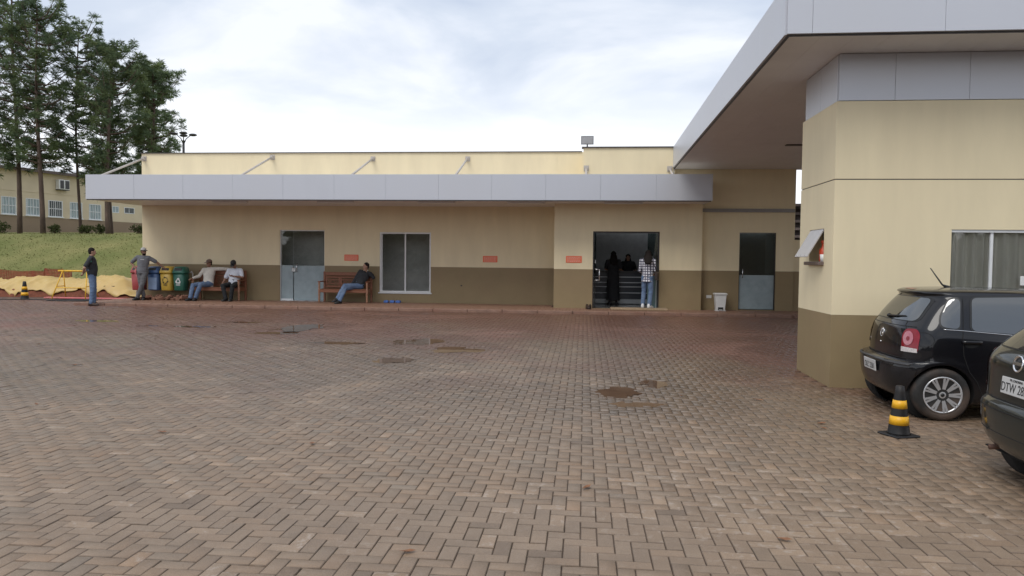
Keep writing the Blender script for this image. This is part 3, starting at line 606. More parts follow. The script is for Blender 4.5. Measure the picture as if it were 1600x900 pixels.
def big_canopy():
    t = thing('entrance_canopy', 'huge silver fascia canopy roof spanning from the gatehouse to the long building', 'canopy', (0, 0, 0))
    z0, z1 = 4.36, 4.98; yf, yb = 9.18, YR + 0.18; xl_f, xl_b, xr = 2.37, 2.57, 11.0
    def xl(y): return xl_f + (xl_b - xl_f) * (y - yf) / (yb - yf)
    MB().prism([(xl_f + 0.03, yf + 0.03), (xr, yf + 0.03), (xr, yb), (xl_b + 0.03, yb)], z0, z0 + 0.08, 'xy').build('soffit', M['soffit'], t)
    MB().prism([(xl_f + 0.05, yf + 0.05), (xr, yf + 0.05), (xr, yb), (xl_b + 0.05, yb)], z1 - 0.1, z1 - 0.05, 'xy').build('roof_deck', M['roof'], t)
    MB().prism([(xl_f + 0.022, yf + 0.022), (xr, yf + 0.022), (xr, yf + 0.04), (xl_f + 0.04, yf + 0.04), (xl_b + 0.04, yb), (xl_b + 0.022, yb)], z0 - 0.012, z0 + 0.015, 'xy').build('drip_edge', M['darkmetal'], t)
    for a, b in zip([2.37, 2.66, 4.16, 5.66, 7.16, 8.66], [2.66, 4.16, 5.66, 7.16, 8.66, 10.2]):
        MB().cbox(a + 0.0015, b - 0.0015, yf - 0.02, yf + 0.02, z0 + 0.008, z1, 0.002).build('fascia_panel', M['acm'], t)
    ys = np.linspace(yf + 0.022, yb - 0.01, 10)
    for a, b in zip(ys[:-1], ys[1:]):
        a += 0.0015; b -= 0.0015
        MB().prism([(xl(a) - 0.02, a), (xl(a) + 0.018, a), (xl(b) + 0.018, b), (xl(b) - 0.02, b)], z0 + 0.008, z1, 'xy').build('fascia_panel', M['acm'], t)
    # seams and recessed light slots in the soffit
    for y in (14.2, 17.6): MB().cbox(4.6, 6.4, y, y + 0.16, z0 - 0.02, z0 + 0.004, 0.004).build('light_slot', M['darkmetal'], t)
    for x in np.arange(2.8, 10.8, 0.4): MB().box(x, x + 0.006, yf + 0.06, yb - 0.05, z0 - 0.0025, z0 + 0.001).build('soffit_seam', M['soffit'], t)
big_canopy()

# shed with a timber roof seen through the gap on the right
def shed():
    t = thing('timber_shed', 'dark open timber shed roof behind the low wall in the gap', 'shed', (0, 0, 0))
    MB().prism([(6.8, 1.9), (6.8, 3.6), (7.0, 3.78), (16, 3.6), (16, 1.9)], 30, 30.15, 'xz').build('gable', M['timber'], t)
    MB().box(6.6, 16, 29.4, 38, 3.8, 3.9).build('roof', M['timber'], t)
    for i in range(6): MB().box(6.7, 14, 29.8, 29.95, 2.0 + i * 0.3, 2.1 + i * 0.3).build('plank', mat('grey_timber', (0.13, 0.10, 0.085), 0.85, 0.3), t)
    for x in (6.9, 10, 14): MB().box(x, x + 0.2, 30.2, 30.4, 0, 3.78).build('post', M['timber'], t)
shed()

# ------------------------------------------------------------------ far building on the bank
def far_building():
    u = Vector((0.272, 0.962, 0)); nrm = Vector((0.962, -0.272, 0)); A = Vector((-45.04, 52.91, 0))
    b = thing('hillside_building', 'pale cream building with brown base and barred windows beyond the pines', 'building', A, math.atan2(u.y, u.x))
    # local x runs along the wall, local -y faces the yard
    wins = [(-1.9, -0.7, 4.76, 6.12), (0.15, 1.33, 4.76, 6.12), (2.1, 3.3, 4.77, 6.12), (3.98, 5.25, 4.76, 6.1), (5.9, 7.07, 4.74, 6.1), (7.71, 8.91, 4.73, 6.06), (10.02, 10.74, 5.45, 6.05), (11.29, 12.4, 5.46, 6.02), (13.4, 14.5, 5.46, 6.02)]
    wall(-14, 26, 2.8, 8.35, 0, 0.25, wins, 4.66, parent=b, mats=[M['farwall'], M['fardado']])
    wall(0.25, 8, 2.8, 8.35, 25.75, 0.25, [], 4.66, parent=b, mats=[M['farwall'], M['fardado']], axis='y')
    MB().box(-14, 26, -0.03, -0.002, 6.62, 6.70).build('string_course', M['farwall'], b)
    MB().prism([(-0.5, 8.42), (4.5, 9.35), (9.5, 8.42), (9.5, 8.36), (-0.5, 8.36)], -14, 26.4, 'yz').build('roof', M['farroof'], b)
    MB().box(-14, 26.4, -0.55, -0.45, 8.22, 8.45).build('gutter', mat('brown_gutter', (0.10, 0.07, 0.06), 0.6), b)
    for i, (x0, x1, z0, z1) in enumerate(wins):
        small = z1 - z0 < 0.8; m = MB(); frame(m, x0, x1, z0, z1, -0.02, 0.08, 0.05); wf = m.build('window', M['alu'], b)
        dark = M['fardark'] if i in (3, 7) else M['farglass']; k = 2
        for q in range(k):
            a = x0 + 0.05 + (x1 - x0 - 0.1) / k * q; MB().box(a + 0.008, a + (x1 - x0 - 0.1) / k - 0.008, 0.03, 0.04, z0 + 0.05, z1 - 0.05).build('pane', dark, wf)
        MB().box((x0 + x1) / 2 - 0.02, (x0 + x1) / 2 + 0.02, 0.01, 0.06, z0 + 0.05, z1 - 0.05).build('mullion', M['alu'], wf)
        if not small:
            MB().box(x0 + 0.05, x1 - 0.05, -0.01, 0.02, (z0 + z1) / 2 - 0.03, (z0 + z1) / 2 + 0.03).build('rail', M['alu'], wf)
            MB().box(x0 - 0.08, x1 + 0.08, -0.09, 0.0, z0 - 0.07, z0 - 0.003).build('sill', M['alu'], wf)
            nb = 7 if i == 3 else 5; mb = MB()
            for q in range(nb): xx = x0 + (q + 0.5) * (x1 - x0) / nb; mb.box(xx - 0.012, xx + 0.012, -0.045, -0.022, z0 + 0.02, z1 - 0.02)
            g = mb.build('grille', M['alu'], wf); g['kind'] = 'stuff'
    ac = thing('air_conditioner', 'white boxed air conditioner with black grille high on the pale far wall', 'air conditioner', A + u * 4.65 + Vector((0, 0, 7.05)), math.atan2(u.y, u.x))
    MB().cbox(0, 0.95, -0.45, -0.004, 0.0, 0.8, 0.02).build('casing', M['white'], ac)
    for x0, x1 in ((0.08, 0.42), (0.53, 0.9)): MB().cbox(x0, x1, -0.47, -0.452, 0.06, 0.74, 0.006).build('grille', M['blackgloss'], ac)
    MB().box(0.0, 0.95, -0.42, -0.01, -0.06, -0.004).build('bracket', M['darkmetal'], ac)
far_building()

# ------------------------------------------------------------------ pines
def needle_mat():
    m = bpy.data.materials.new('pine_needles'); m.use_nodes = True; t = m.node_tree; b = t.nodes['Principled BSDF']; L = t.links.new
    at = N(t, 'ShaderNodeAttribute'); at.attribute_name = 'tint'; oi = N(t, 'ShaderNodeObjectInfo')
    mr = N(t, 'ShaderNodeMapRange'); L(oi.outputs['Random'], mr.inputs['Value']); mr.inputs['To Min'].default_value = 0.85; mr.inputs['To Max'].default_value = 1.15
    s = N(t, 'ShaderNodeVectorMath', operation='SCALE'); L(at.outputs['Color'], s.inputs[0]); L(mr.outputs[0], s.inputs['Scale']); L(s.outputs[0], b.inputs['Base Color'])
    b.inputs['Roughness'].default_value = 0.7; b.inputs['Specular IOR Level'].default_value = 0.25
    tl = N(t, 'ShaderNodeBsdfTranslucent'); L(s.outputs[0], tl.inputs['Color']); ms = N(t, 'ShaderNodeMixShader'); ms.inputs[0].default_value = 0.5; L(b.outputs[0], ms.inputs[1]); L(tl.outputs[0], ms.inputs[2]); L(ms.outputs[0], t.nodes['Material Output'].inputs['Surface'])
    return m
NEEDLE = needle_mat()
def pine(x, y, zb, h, crown0, spread, seed, label, lean=0.0, tufts=420, r0=0.14):
    rg = np.random.default_rng(seed); rr = random.Random(seed)
    t = thing('pine_tree', label, 'tree', (x, y, zb), 0, 'pines on the grass bank')
    mb = MB(); pts = []; 
    for i in range(9):
        q = i / 8; pts.append((lean * h * q * q + 0.10 * math.sin(q * 5 + seed), 0.10 * math.cos(q * 4 + seed), -0.2 + (h + 0.2) * q))
    mb.tube(pts, [r0 * (1 - 0.82 * i / 8) + 0.012 for i in range(9)], 9)
    def trunk_at(z):
        q = max(0, min(1, (z + 0.2) / (h + 0.2))) * 8; i = min(7, int(q)); f = q - i; return Vector(pts[i]).lerp(Vector(pts[i + 1]), f)
    ends = []; z = crown0 * h
    while z < h - 0.25:
        rel = (z - crown0 * h) / (h - crown0 * h)
        prof = (0.55 + 0.95 * rel if rel < 0.45 else 1.0 * math.sqrt(max(0.03, 1 - ((rel - 0.45) / 0.58) ** 2)))
        for k in range(rr.choice((2, 3, 3, 4))):
            a = rr.uniform(0, 6.283); L = spread * prof * rr.uniform(0.55, 1.1); p0 = trunk_at(z); up = rr.uniform(0.25, 0.75) + 0.35 * rel
            bp = []
            for s in range(5):
                f = s / 4; bp.append(p0 + Vector((math.cos(a) * L * f, math.sin(a) * L * f, L * (up * f * f - 0.12 * f) + 0.06 * math.sin(f * 9 + a))))
            mb.tube(bp, [0.05 * (1 - 0.8 * s / 4) * (0.6 + 0.5 * L / spread) for s in range(5)], 5)
            for s, cnt in ((2.0, 1), (2.8, 1), (3.4, 2), (4.0, 3)):
                i = min(3, int(s)); c = bp[i].lerp(bp[i + 1], s - i)
                for _ in range(cnt):
                    ends.append(c + Vector((rr.gauss(0, 0.2), rr.gauss(0, 0.2), rr.gauss(0.06, 0.14))) * (0.5 + 0.5 * s / 4))
        z += rr.uniform(0.22, 0.42)
    top = trunk_at(h)
    for _ in range(14): ends.append(top + Vector((rr.gauss(0, 0.2), rr.gauss(0, 0.2), rr.uniform(-0.7, 0.1))))
    mb.build('trunk', M['bark'], t)
    tufts = int(tufts * 0.95)
    if len(ends) > tufts: rr.shuffle(ends); ends = ends[:tufts]
    E = np.array([tuple(e) for e in ends]); nt_, nn = len(E), 46
    size = rg.uniform(0.24, 0.40, nt_); d = rg.normal(0, 1, (nt_, nn, 3)); d[:, :, 2] += 0.75; d /= np.linalg.norm(d, axis=2)[:, :, None]
    side = np.cross(d, rg.normal(0, 1, (nt_, nn, 3))); side /= np.linalg.norm(side, axis=2)[:, :, None] + 1e-6
    ln = size[:, None] * rg.uniform(0.65, 1.15, (nt_, nn)); wd = 0.0115
    base = E[:, None, :] + d * 0.02
    P = np.stack([base - side * wd * 0.6, base + side * wd * 0.6, base + d * ln[:, :, None] * 0.62 + side * wd, base + d * ln[:, :, None] - np.array([0, 0, 0.05])], 2)
    n = nt_ * nn; me = bpy.data.meshes.new('crown'); me.vertices.add(n * 4); me.vertices.foreach_set('co', P.reshape(-1)); me.loops.add(n * 4); me.loops.foreach_set('vertex_index', np.arange(n * 4)); me.polygons.add(n)
    me.polygons.foreach_set('loop_start', np.arange(0, n * 4, 4)); me.update(calc_edges=True)
    tt = rg.uniform(0.7, 1.35, nt_); hue = rg.uniform(0, 1, nt_)[:, None]
    c = np.array([0.115, 0.165, 0.095]) * (1 - hue) + np.array([0.16, 0.20, 0.08]) * hue; c = np.concatenate([c * tt[:, None], np.ones((nt_, 1))], 1)
    at = me.attributes.new('tint', 'FLOAT_COLOR', 'FACE'); at.data.foreach_set('color', np.repeat(c, nn, axis=0).astype(np.float32).reshape(-1)); me.materials.append(NEEDLE)
    o = bpy.data.objects.new('crown', me); COL.objects.link(o); o.parent = t
    return t
PINES = [ # x, y, height, crown start, spread, label
 (-35.5, 39.5, 15.8, 0.16, 3.1, 'tallest pine at the far left edge, its crown running out of the picture', 0.0, 520),
 (-32.08, 39.0, 14.4, 0.26, 2.5, 'tall pine with a bare lower trunk, second from the left on the bank', 0.0, 480),
 (-29.89, 38.0, 12.3, 0.30, 2.35, 'tall straight pine standing before the barred window of the far building', 0.0, 430),
 (-29.5, 40.6, 12.0, 0.30, 2.1, 'slender pine just right of the air conditioner on the far wall', 0.0, 330),
 (-28.76, 42.5, 9.2, 0.34, 1.1, 'thin pine behind the thick one, left of the silver canopy end', 0.0, 220),
 (-26.55, 39.0, 10.4, 0.20, 2.1, 'thick trunked pine rising behind the left end of the silver canopy', 0.0, 440),
 (-25.52, 41.5, 9.7, 0.24, 1.65, 'pine at the corner where the canopy meets the cream parapet', 0.0, 380),
 (-28.3, 45.5, 10.8, 0.26, 1.55, 'rightmost pine, its crown above the cream parapet end', 0.0, 420),
]
for i, (x, y, h, c0, sp, lb, ln, tf) in enumerate(PINES):
    pine(x, y, float(bank_z(x, y)) - 0.05, h, c0, sp, 31 + i * 7, lb, ln, tf, 0.13 if i not in (3, 4) else 0.08)

def far_wood():
    rg = np.random.default_rng(77); n = 20000
    X = rg.uniform(-75, 75, n); top = 4.6 + 1.6 * np.sin(X * 0.21) + 1.6 * np.sin(X * 0.57 + 1) + rg.normal(0, 0.5, n); Z = 0.3 + (top - 0.3) * rg.random(n) ** 0.75; Y = -38 + rg.normal(0, 2.2, n)
    d = rg.normal(0, 1, (n, 3)); d /= np.linalg.norm(d, axis=1)[:, None]; s = np.cross(d, rg.normal(0, 1, (n, 3))); s /= np.linalg.norm(s, axis=1)[:, None]
    P = np.stack([X, Y, Z], 1); Q = np.stack([P - d * 0.7, P + s * 0.4, P + d * 0.7, P - s * 0.4], 1)
    me = bpy.data.meshes.new('far_wood'); me.vertices.add(n * 4); me.vertices.foreach_set('co', Q.reshape(-1)); me.loops.add(n * 4); me.loops.foreach_set('vertex_index', np.arange(n * 4)); me.polygons.add(n); me.polygons.foreach_set('loop_start', np.arange(0, n * 4, 4)); me.update(calc_edges=True)
    c = np.array([0.05, 0.075, 0.03]) * rg.uniform(0.6, 1.5, (n, 1)); at = me.attributes.new('tint', 'FLOAT_COLOR', 'FACE'); at.data.foreach_set('color', np.concatenate([c, np.ones((n, 1))], 1).astype(np.float32).reshape(-1)); me.materials.append(NEEDLE)
    o = bpy.data.objects.new('far_wood', me); COL.objects.link(o); tag(o, 'far belt of trees across the yard, mirrored in the car windows', 'wood', kind='stuff')
far_wood()
def shrub(x, y, r, h, label, seed):
    rg = np.random.default_rng(seed); z = float(bank_z(x, y)); r *= 0.75; h *= 0.65
    t = thing('shrub', label, 'shrub', (x, y, z), 0, 'low shrubs at the foot of the pines')
    m = MB()
    for k in range(6): a = rg.uniform(0, 6.28); m.tube([(0, 0, -0.1), (0.3 * r * math.cos(a), 0.3 * r * math.sin(a), h * 0.4), (0.7 * r * math.cos(a), 0.7 * r * math.sin(a), h * 0.75)], [0.02, 0.015, 0.006], 5)
    m.build('stem', M['bark'], t)
    n = 260; P = rg.normal(0, 1, (n, 3)); P /= np.linalg.norm(P, axis=1)[:, None]; P *= rg.random((n, 1)) ** 0.45; P = P * [r, r, h * 0.5] + [0, 0, h * 0.55]
    d = rg.normal(0, 1, (n, 3)); d[:, 2] += 0.5; d /= np.linalg.norm(d, axis=1)[:, None]; s = np.cross(d, rg.normal(0, 1, (n, 3))); s /= np.linalg.norm(s, axis=1)[:, None]
    L_ = rg.uniform(0.1, 0.22, (n, 1)); Q = np.stack([P, P + d * L_ * 0.5 + s * 0.035, P + d * L_, P + d * L_ * 0.5 - s * 0.035], 1)
    me = bpy.data.meshes.new('foliage'); me.vertices.add(n * 4); me.vertices.foreach_set('co', Q.reshape(-1)); me.loops.add(n * 4); me.loops.foreach_set('vertex_index', np.arange(n * 4)); me.polygons.add(n); me.polygons.foreach_set('loop_start', np.arange(0, n * 4, 4)); me.update(calc_edges=True)
    c = np.array([0.07, 0.085, 0.03]) * rg.uniform(0.6, 1.5, (n, 1)); at = me.attributes.new('tint', 'FLOAT_COLOR', 'FACE'); at.data.foreach_set('color', np.concatenate([c, np.ones((n, 1))], 1).astype(np.float32).reshape(-1)); me.materials.append(NEEDLE)
    o = bpy.data.objects.new('foliage', me); COL.objects.link(o); o.parent = t
for i, (x, y, r, h, lb) in enumerate([(-33.3, 39.2, 0.7, 1.0, 'bushy low shrub at the left picture edge below the pines'), (-29.3, 38.3, 0.4, 0.7, 'small shrub right of the straight bare pine trunk'), (-28.4, 39.6, 0.6, 0.7, 'low shrub round the slender pine trunk'), (-27.2, 39.2, 0.5, 0.75, 'shrub left of the thick pine trunk'), (-25.4, 40.0, 0.7, 0.8, 'spiky shrub beside the corner of the long building')]):
    shrub(x, y, r, h, lb, 90 + i)

def street_lamp():
    t = thing('street_lamp', 'dark street lamp with splayed heads above the cream parapet', 'street lamp', (-25.55, 45, 3.0))
    MB().tube([(0, 0, -0.5), (0, 0, 6.0)], [0.10, 0.07], 10).build('pole', M['darkmetal'], t)
    for k in range(4):
        a = k * math.pi / 2 + 0.5; d = Vector((math.cos(a), math.sin(a), 0))
        arm = MB().tube([(0, 0, 5.7), d * 0.15 + Vector((0, 0, 6.1)), d * 0.42 + Vector((0, 0, 6.35))], 0.03, 6).build('arm', M['darkmetal'], t)
        MB().ell(d * 0.55 + Vector((0, 0, 6.38)), 0.27, 0.2, 0.09, 10, 6).build('lamp_head', M['darkmetal'], t)
street_lamp()
def floodlight():
    t = thing('floodlight', 'grey floodlight on the roof edge of the long building', 'floodlight', (0.04, 22.75, 4.99))
    MB().tube([(0, 0, -0.4), (0, 0, 0.2)], 0.02, 8).build('bracket', M['darkmetal'], t)
    m = MB(); m.loft([[(-0.19, -0.06, 0.17), (0.19, -0.06, 0.17), (0.19, -0.06, 0.43), (-0.19, -0.06, 0.43)], [(-0.12, 0.14, 0.22), (0.12, 0.14, 0.22), (0.12, 0.14, 0.38), (-0.12, 0.14, 0.38)]], 0, False); m.build('housing', mat('grey_cast_housing', (0.18, 0.18, 0.19), 0.5), t)
    MB().box(-0.165, 0.165, -0.068, -0.061, 0.195, 0.405).build('lens', mat('floodlight_lens', (0.32, 0.32, 0.33), 0.15), t)
floodlight()

# ------------------------------------------------------------------ signs on the wall
def sign(x, y, z, label):
    t = thing('wall_sign', label, 'sign', (x, y, z), 0, 'orange notices along the wall')
    MB().cbox(-0.235, 0.235, -0.012, -0.002, -0.1, 0.1, 0.004).build('board', M['orange'], t)
    r = random.Random(int(x * 10))
    for k, zz in enumerate((0.058, 0.018, -0.022, -0.062)):
        m = MB(); a = -0.20
        while a < 0.19:
            w_ = r.uniform(0.02, 0.06); b_ = min(a + w_, 0.2); m.box(a, b_, -0.0145, -0.0125, zz - 0.009, zz + 0.009); a = b_ + 0.012
        m.build('text_line', M['signtext'], t)
sign(-7.56, YM, 1.64, 'orange notice between the frosted glass door and the white framed window')
sign(-3.0, YM, 1.64, 'orange notice alone in the middle of the blank wall right of the window')
sign(-0.31, YB, 1.66, 'orange notice left of the open main entrance')

# ------------------------------------------------------------------ benches
def bench():
    t = thing('park_bench', '', 'bench', (0, 0, 0), 0, 'wooden benches against the wall')
    W, Dp = 1.63, 0.55
    MB().cbox(0.02, W - 0.02, 0.02, Dp - 0.06, 0.40, 0.43, 0.008).build('seat', M['wood'], t)
    MB().cbox(0.03, W - 0.03, 0.0, 0.035, 0.32, 0.40, 0.006).build('apron', M['wood'], t)
    for x in (0.0, W - 0.07):
        prof = [(0.034, 0), (0.036, 0.05), (0.028, 0.07), (0.036, 0.10), (0.03, 0.16), (0.036, 0.24), (0.036, 0.42), (0.026, 0.44), (0.035, 0.47), (0.027, 0.52), (0.035, 0.58), (0.035, 0.645)]
        MB().lathe(prof, 12, (x + 0.035, 0.035, 0)).build('leg', M['woodlight'], t)
        MB().cbox(x + 0.005, x + 0.065, Dp - 0.06, Dp, 0, 0.98, 0.008).build('leg', M['wood'], t)
        MB().cbox(x - 0.005, x + 0.075, -0.02, Dp - 0.062, 0.646, 0.68, 0.01).build('armrest', M['wood'], t)
        MB().cbox(x + 0.015, x + 0.055, 0.075, Dp - 0.063, 0.32, 0.397, 0.006).build('side_rail', M['wood'], t)
    y0, y1 = Dp - 0.05, Dp - 0.012
    MB().cbox(0.066, W - 0.071, y0, y1, 0.85, 0.965, 0.008).build('top_rail', M['wood'], t)
    MB().cbox(0.066, W - 0.071, y0, y1, 0.46, 0.53, 0.008).build('bottom_rail', M['wood'], t)
    MB().cbox(0.066, W - 0.071, y0, y1, 0.77, 0.825, 0.006).build('middle_rail', M['wood'], t)
    n = 3; pw = (W - 0.14) / n
    for k in range(n):
        a = 0.07 + k * pw
        MB().cbox(a + 0.001, a + 0.06, y0 + 0.004, y1 - 0.004, 0.531, 0.769, 0.005).build('stile', M['wood'], t); MB().cbox(a + pw - 0.06, a + pw - 0.001, y0 + 0.004, y1 - 0.004, 0.531, 0.769, 0.005).build('stile', M['wood'], t)
        u0, u1 = a + 0.062, a + pw - 0.062; mid = (u0 + u1) / 2; m = MB()
        m.box(u0, u1, y0 + 0.008, y1 - 0.008, 0.565, 0.59); m.box(u0, u1, y0 + 0.008, y1 - 0.008, 0.715, 0.74)
        for s in (0, 1):
            c0 = u0 + s * (u1 - u0) / 2; c1 = c0 + (u1 - u0) / 2
            for (p, q) in (((c0, 0.59), (c1, 0.715)), ((c0, 0.715), (c1, 0.59))): m.bar((p[0], y0 + 0.018 + 0.002 * s, p[1]), (q[0], y0 + 0.018 + 0.002 * s, q[1]), 0.014, 0.026, (0, 1, 0) if False else (0, 0, 1))
        m.build('carved_lattice', M['wood'], t)
    return t
B1 = bench(); B1.location = (-12.68, 22.72, 0.205); B1['label'] = 'carved wooden bench with two seated men, left of the glass door'
copy_tree(B1, (-8.44, 22.72, 0.205), 0, 'carved wooden bench with one dark shirted man, between glass door and window')

# ------------------------------------------------------------------ traffic cones
def cone(s, loc, label, rz=0.2):
    t = thing('traffic_cone', label, 'traffic cone', loc, rz, 'black and yellow striped cones')
    H = 0.5 * s
    MB().cbox(-0.138 * s, 0.138 * s, -0.138 * s, 0.138 * s, 0, 0.022 * s, 0.008 * s).build('base', M['coneblack'], t)
    def rad(z): return (0.106 - (0.106 - 0.037) * (z / 0.5)) * s
    zs = [0.0225, 0.035, 0.12, 0.2, 0.27, 0.36, 0.43, 0.49, 0.497]
    MB().lathe([(rad(z) + (0.006 * s if i == 0 else 0) - (0.012 * s if z > 0.495 else 0), z * s) for i, z in enumerate(zs)], 28).build('body', M['coneblack'], t)
    for a, b in ((0.115, 0.200), (0.275, 0.355)):
        MB().lathe([(rad(a) - 0.002, a * s), (rad(a) + 0.003 * s, a * s), (rad(b) + 0.003 * s, b * s), (rad(b) - 0.002, b * s)], 28).build('stripe', M['coneyellow'], t)
    return t
cone(0.97, (3.02, 7.32, 0.0), 'black and yellow cone on the paving beside the parked black hatchback', 0.35)
cone(1.25, (-18.75, 23.05, 0.11), 'black and yellow cone before the yellow tarpaulin at the left edge')

# ------------------------------------------------------------------ works area: soil, tarpaulin, barrier, trestle, pipes
def works():
    rg = random.Random(5); nx, ny = 110, 40
    def hump(x):
        return 0.54 + 0.17 * math.exp(-((x + 17.2) / 1.1) ** 2) + 0.10 * math.exp(-((x + 19.8) / 1.0) ** 2) + 0.08 * mnoise.noise(Vector((x * 0.9, 3, 0)))
    def endf(x): return float(1 - sm(-16.6, -15.35, np.array(x)))
    def soil_z(x, v):   # v 0 front .. 1 back
        return 0.08 + max(0, hump(x) * endf(x)) * abs(math.sin(math.pi * min(1, max(0, v)) ** 0.8)) ** 0.75 * 1.05 + 0.03 * mnoise.noise(Vector((x * 3, v * 6, 1)))
    def yy(x, v): return 24.35 + v * 2.6 + 0.12 * math.sin(x * 1.3)
    m = MB(); V = []
    for j in range(ny + 1):
        for i in range(nx + 1):
            x = -27 + 11.9 * i / nx; v = j / ny; V.append((x, yy(x, v), soil_z(x, v) - 0.03))
    m.add(V, [(j * (nx + 1) + i, j * (nx + 1) + i + 1, (j + 1) * (nx + 1) + i + 1, (j + 1) * (nx + 1) + i) for j in range(ny) for i in range(nx)], 0, True)
    tag(m.build('soil_heap', M['soil']), 'red soil heaped along the edge of the yard under the tarpaulin', 'soil', kind='stuff')
    m = MB(); V = []; nx, ny = 230, 70
    for j in range(ny + 1):
        for i in range(nx + 1):
            x = -26.8 + 11.45 * i / nx; v0 = 0.028 + 0.035 * mnoise.noise(Vector((x * 1.6, 0, 7))) + 0.02 * math.sin(x * 5.1); v = v0 + (0.97 - v0) * j / ny
            w_ = mnoise.noise(Vector((x * 2.3 + v * 2.0, v * 3.0, 2.0))); w2 = mnoise.noise(Vector((x * 0.9 - v * 3.5, v * 1.2, 9.0)))
            w3 = mnoise.noise(Vector((x * 1.1 + v * 3.4, v * 1.2 - x * 0.5, 5.0))); w4 = mnoise.noise(Vector((x * 1.6 - v * 2.6, v * 0.8 + x * 0.3, 15.0)))
            fold = 0.018 * (1 - abs(w_) * 3.0) + 0.025 * (1 - abs(w2) * 3.0) + 0.045 * max(0, 1 - abs(w3) * 6) + 0.05 * max(0, 1 - abs(w4) * 6)
            V.append((x + 0.05 * w2, yy(x, v) - 0.06 * w_, soil_z(x, v) + 0.02 + max(-0.025, fold)))
    m.add(V, [(j * (nx + 1) + i, j * (nx + 1) + i + 1, (j + 1) * (nx + 1) + i + 1, (j + 1) * (nx + 1) + i) for j in range(ny) for i in range(nx)], 0, True)
    o = m.build('tarpaulin', M['tarp']); sd = o.modifiers.new('s', 'SOLIDIFY'); sd.thickness = 0.006
    tag(o, 'long rumpled yellow tarpaulin draped over the red soil heap', 'tarpaulin')
    s = MB().box(-16.95, -16.55, 24.55, 24.62, 0.52, 0.55).build('strap', M['black']); s.rotation_euler = (0, 0, 0)
    tag(s, 'short black strap lying on the right end of the yellow tarpaulin', 'strap')
    # orange plastic barrier net on stakes
    t = thing('barrier_net', 'orange red plastic barrier netting standing behind the yellow tarpaulin', 'barrier', (0, 0, 0))
    xs = np.linspace(-27, -20.0, 130); zs = np.linspace(0, 1, 17); V = []
    for zz in zs:
        for x in xs:
            top = 0.86 + 0.10 * mnoise.noise(Vector((x * 0.8, 0, 0))) + (0.14 if -21.1 < x < -20.3 else 0)
            V.append((x, 27.05 + 0.10 * math.sin(x * 2.2) + 0.03 * math.sin(x * 9 + zz * 4), 0.12 + zz * top))
    n = len(xs); o = MB().add(V, [(j * n + i, j * n + i + 1, (j + 1) * n + i + 1, (j + 1) * n + i) for j in range(16) for i in range(n - 1)]).build('net', M['net'], t)
    wf = o.modifiers.new('w', 'WIREFRAME'); wf.thickness = 0.034; o['kind'] = 'stuff'
    for x in (-25.8, -23.4, -21.2, -20.05): MB().tube([(x, 27.1, -0.1), (x, 27.1, 1.05)], 0.02, 6).build('stake', M['darkmetal'], t)
    # yellow folding trestle
    t = thing('trestle', 'yellow tubular barricade trestle behind the standing man in dark shirt', 'trestle', (-17.55, 23.9, 0.1))
    MB().tube([(-0.62, 0, 0.98), (0.62, 0, 0.98)], 0.03, 8).build('top_rail', M['yellow'], t)
    for sx in (-1, 1):
        for sy in (-1, 1): MB().tube([(sx * 0.45, 0.02 * sy, 0.97), (sx * 0.62, 0.36 * sy, 0)], 0.018, 8).build('leg', M['yellow'], t)
        MB().tube([(sx * 0.54, -0.19, 0.45), (sx * 0.54, 0.19, 0.45)], 0.016, 6).build('brace', M['yellow'], t)
    MB().tube([(-0.56, -0.22, 0.4), (0.56, -0.22, 0.4)], 0.018, 8).build('rail', M['yellow'], t)
    # pink board on the ground
    b = MB(); b.cbox(-18.6, -15.7, 23.72, 23.98, 0.125, 0.165, 0.008); tag(b.build('plank', M['pink']), 'long pink board lying on the ground under the yellow trestle', 'board')
    def hose(pts, label, r=0.016):
        cv = bpy.data.curves.new('cable', 'CURVE'); cv.dimensions = '3D'; cv.bevel_depth = r; cv.bevel_resolution = 2; sp = cv.splines.new('NURBS'); sp.points.add(len(pts) - 1); sp.use_endpoint_u = True; sp.order_u = 4
        for p, q in zip(sp.points, pts): p.co = (*q, 1)
        o = bpy.data.objects.new('cable', cv); COL.objects.link(o); cv.materials.append(M['black']); dg = bpy.context.evaluated_depsgraph_get(); me = bpy.data.meshes.new_from_object(o.evaluated_get(dg)); bpy.data.objects.remove(o)
        o = bpy.data.objects.new('cable', me); COL.objects.link(o); tag(o, label, 'cable', 'black cables on the yard')
    z = lambda y: float(gz0(0, y)) + 0.022
    def loop(cx, cy, rx, ry, turns, seed):
        r_ = random.Random(seed); out = []
        for k in range(int(14 * turns)):
            a = k / 14 * 6.283; q = 1 + r_.uniform(-0.12, 0.12); y = cy + ry * q * math.sin(a); out.append((cx + rx * q * math.cos(a), y, z(y) + 0.004 * k / 14))
        return out
    hose(loop(-16.7, 22.6, 0.85, 0.35, 2.2, 1), 'loop of black cable on the ground left of the man in dark shirt')
    hose(loop(-14.9, 22.3, 0.55, 0.3, 2.0, 2) , 'loop of black cable at the feet of the man in grey shirt', 0.014)
    hose([(-22.5, 22.9, z(22.9)), (-20.5, 22.6, z(22.6)), (-19, 22.5, z(22.5)), (-18.6, 22.75, z(22.7)), (-17.6, 22.7, z(22.7))], 'black cable stretched along the ground before the left cone')
works()

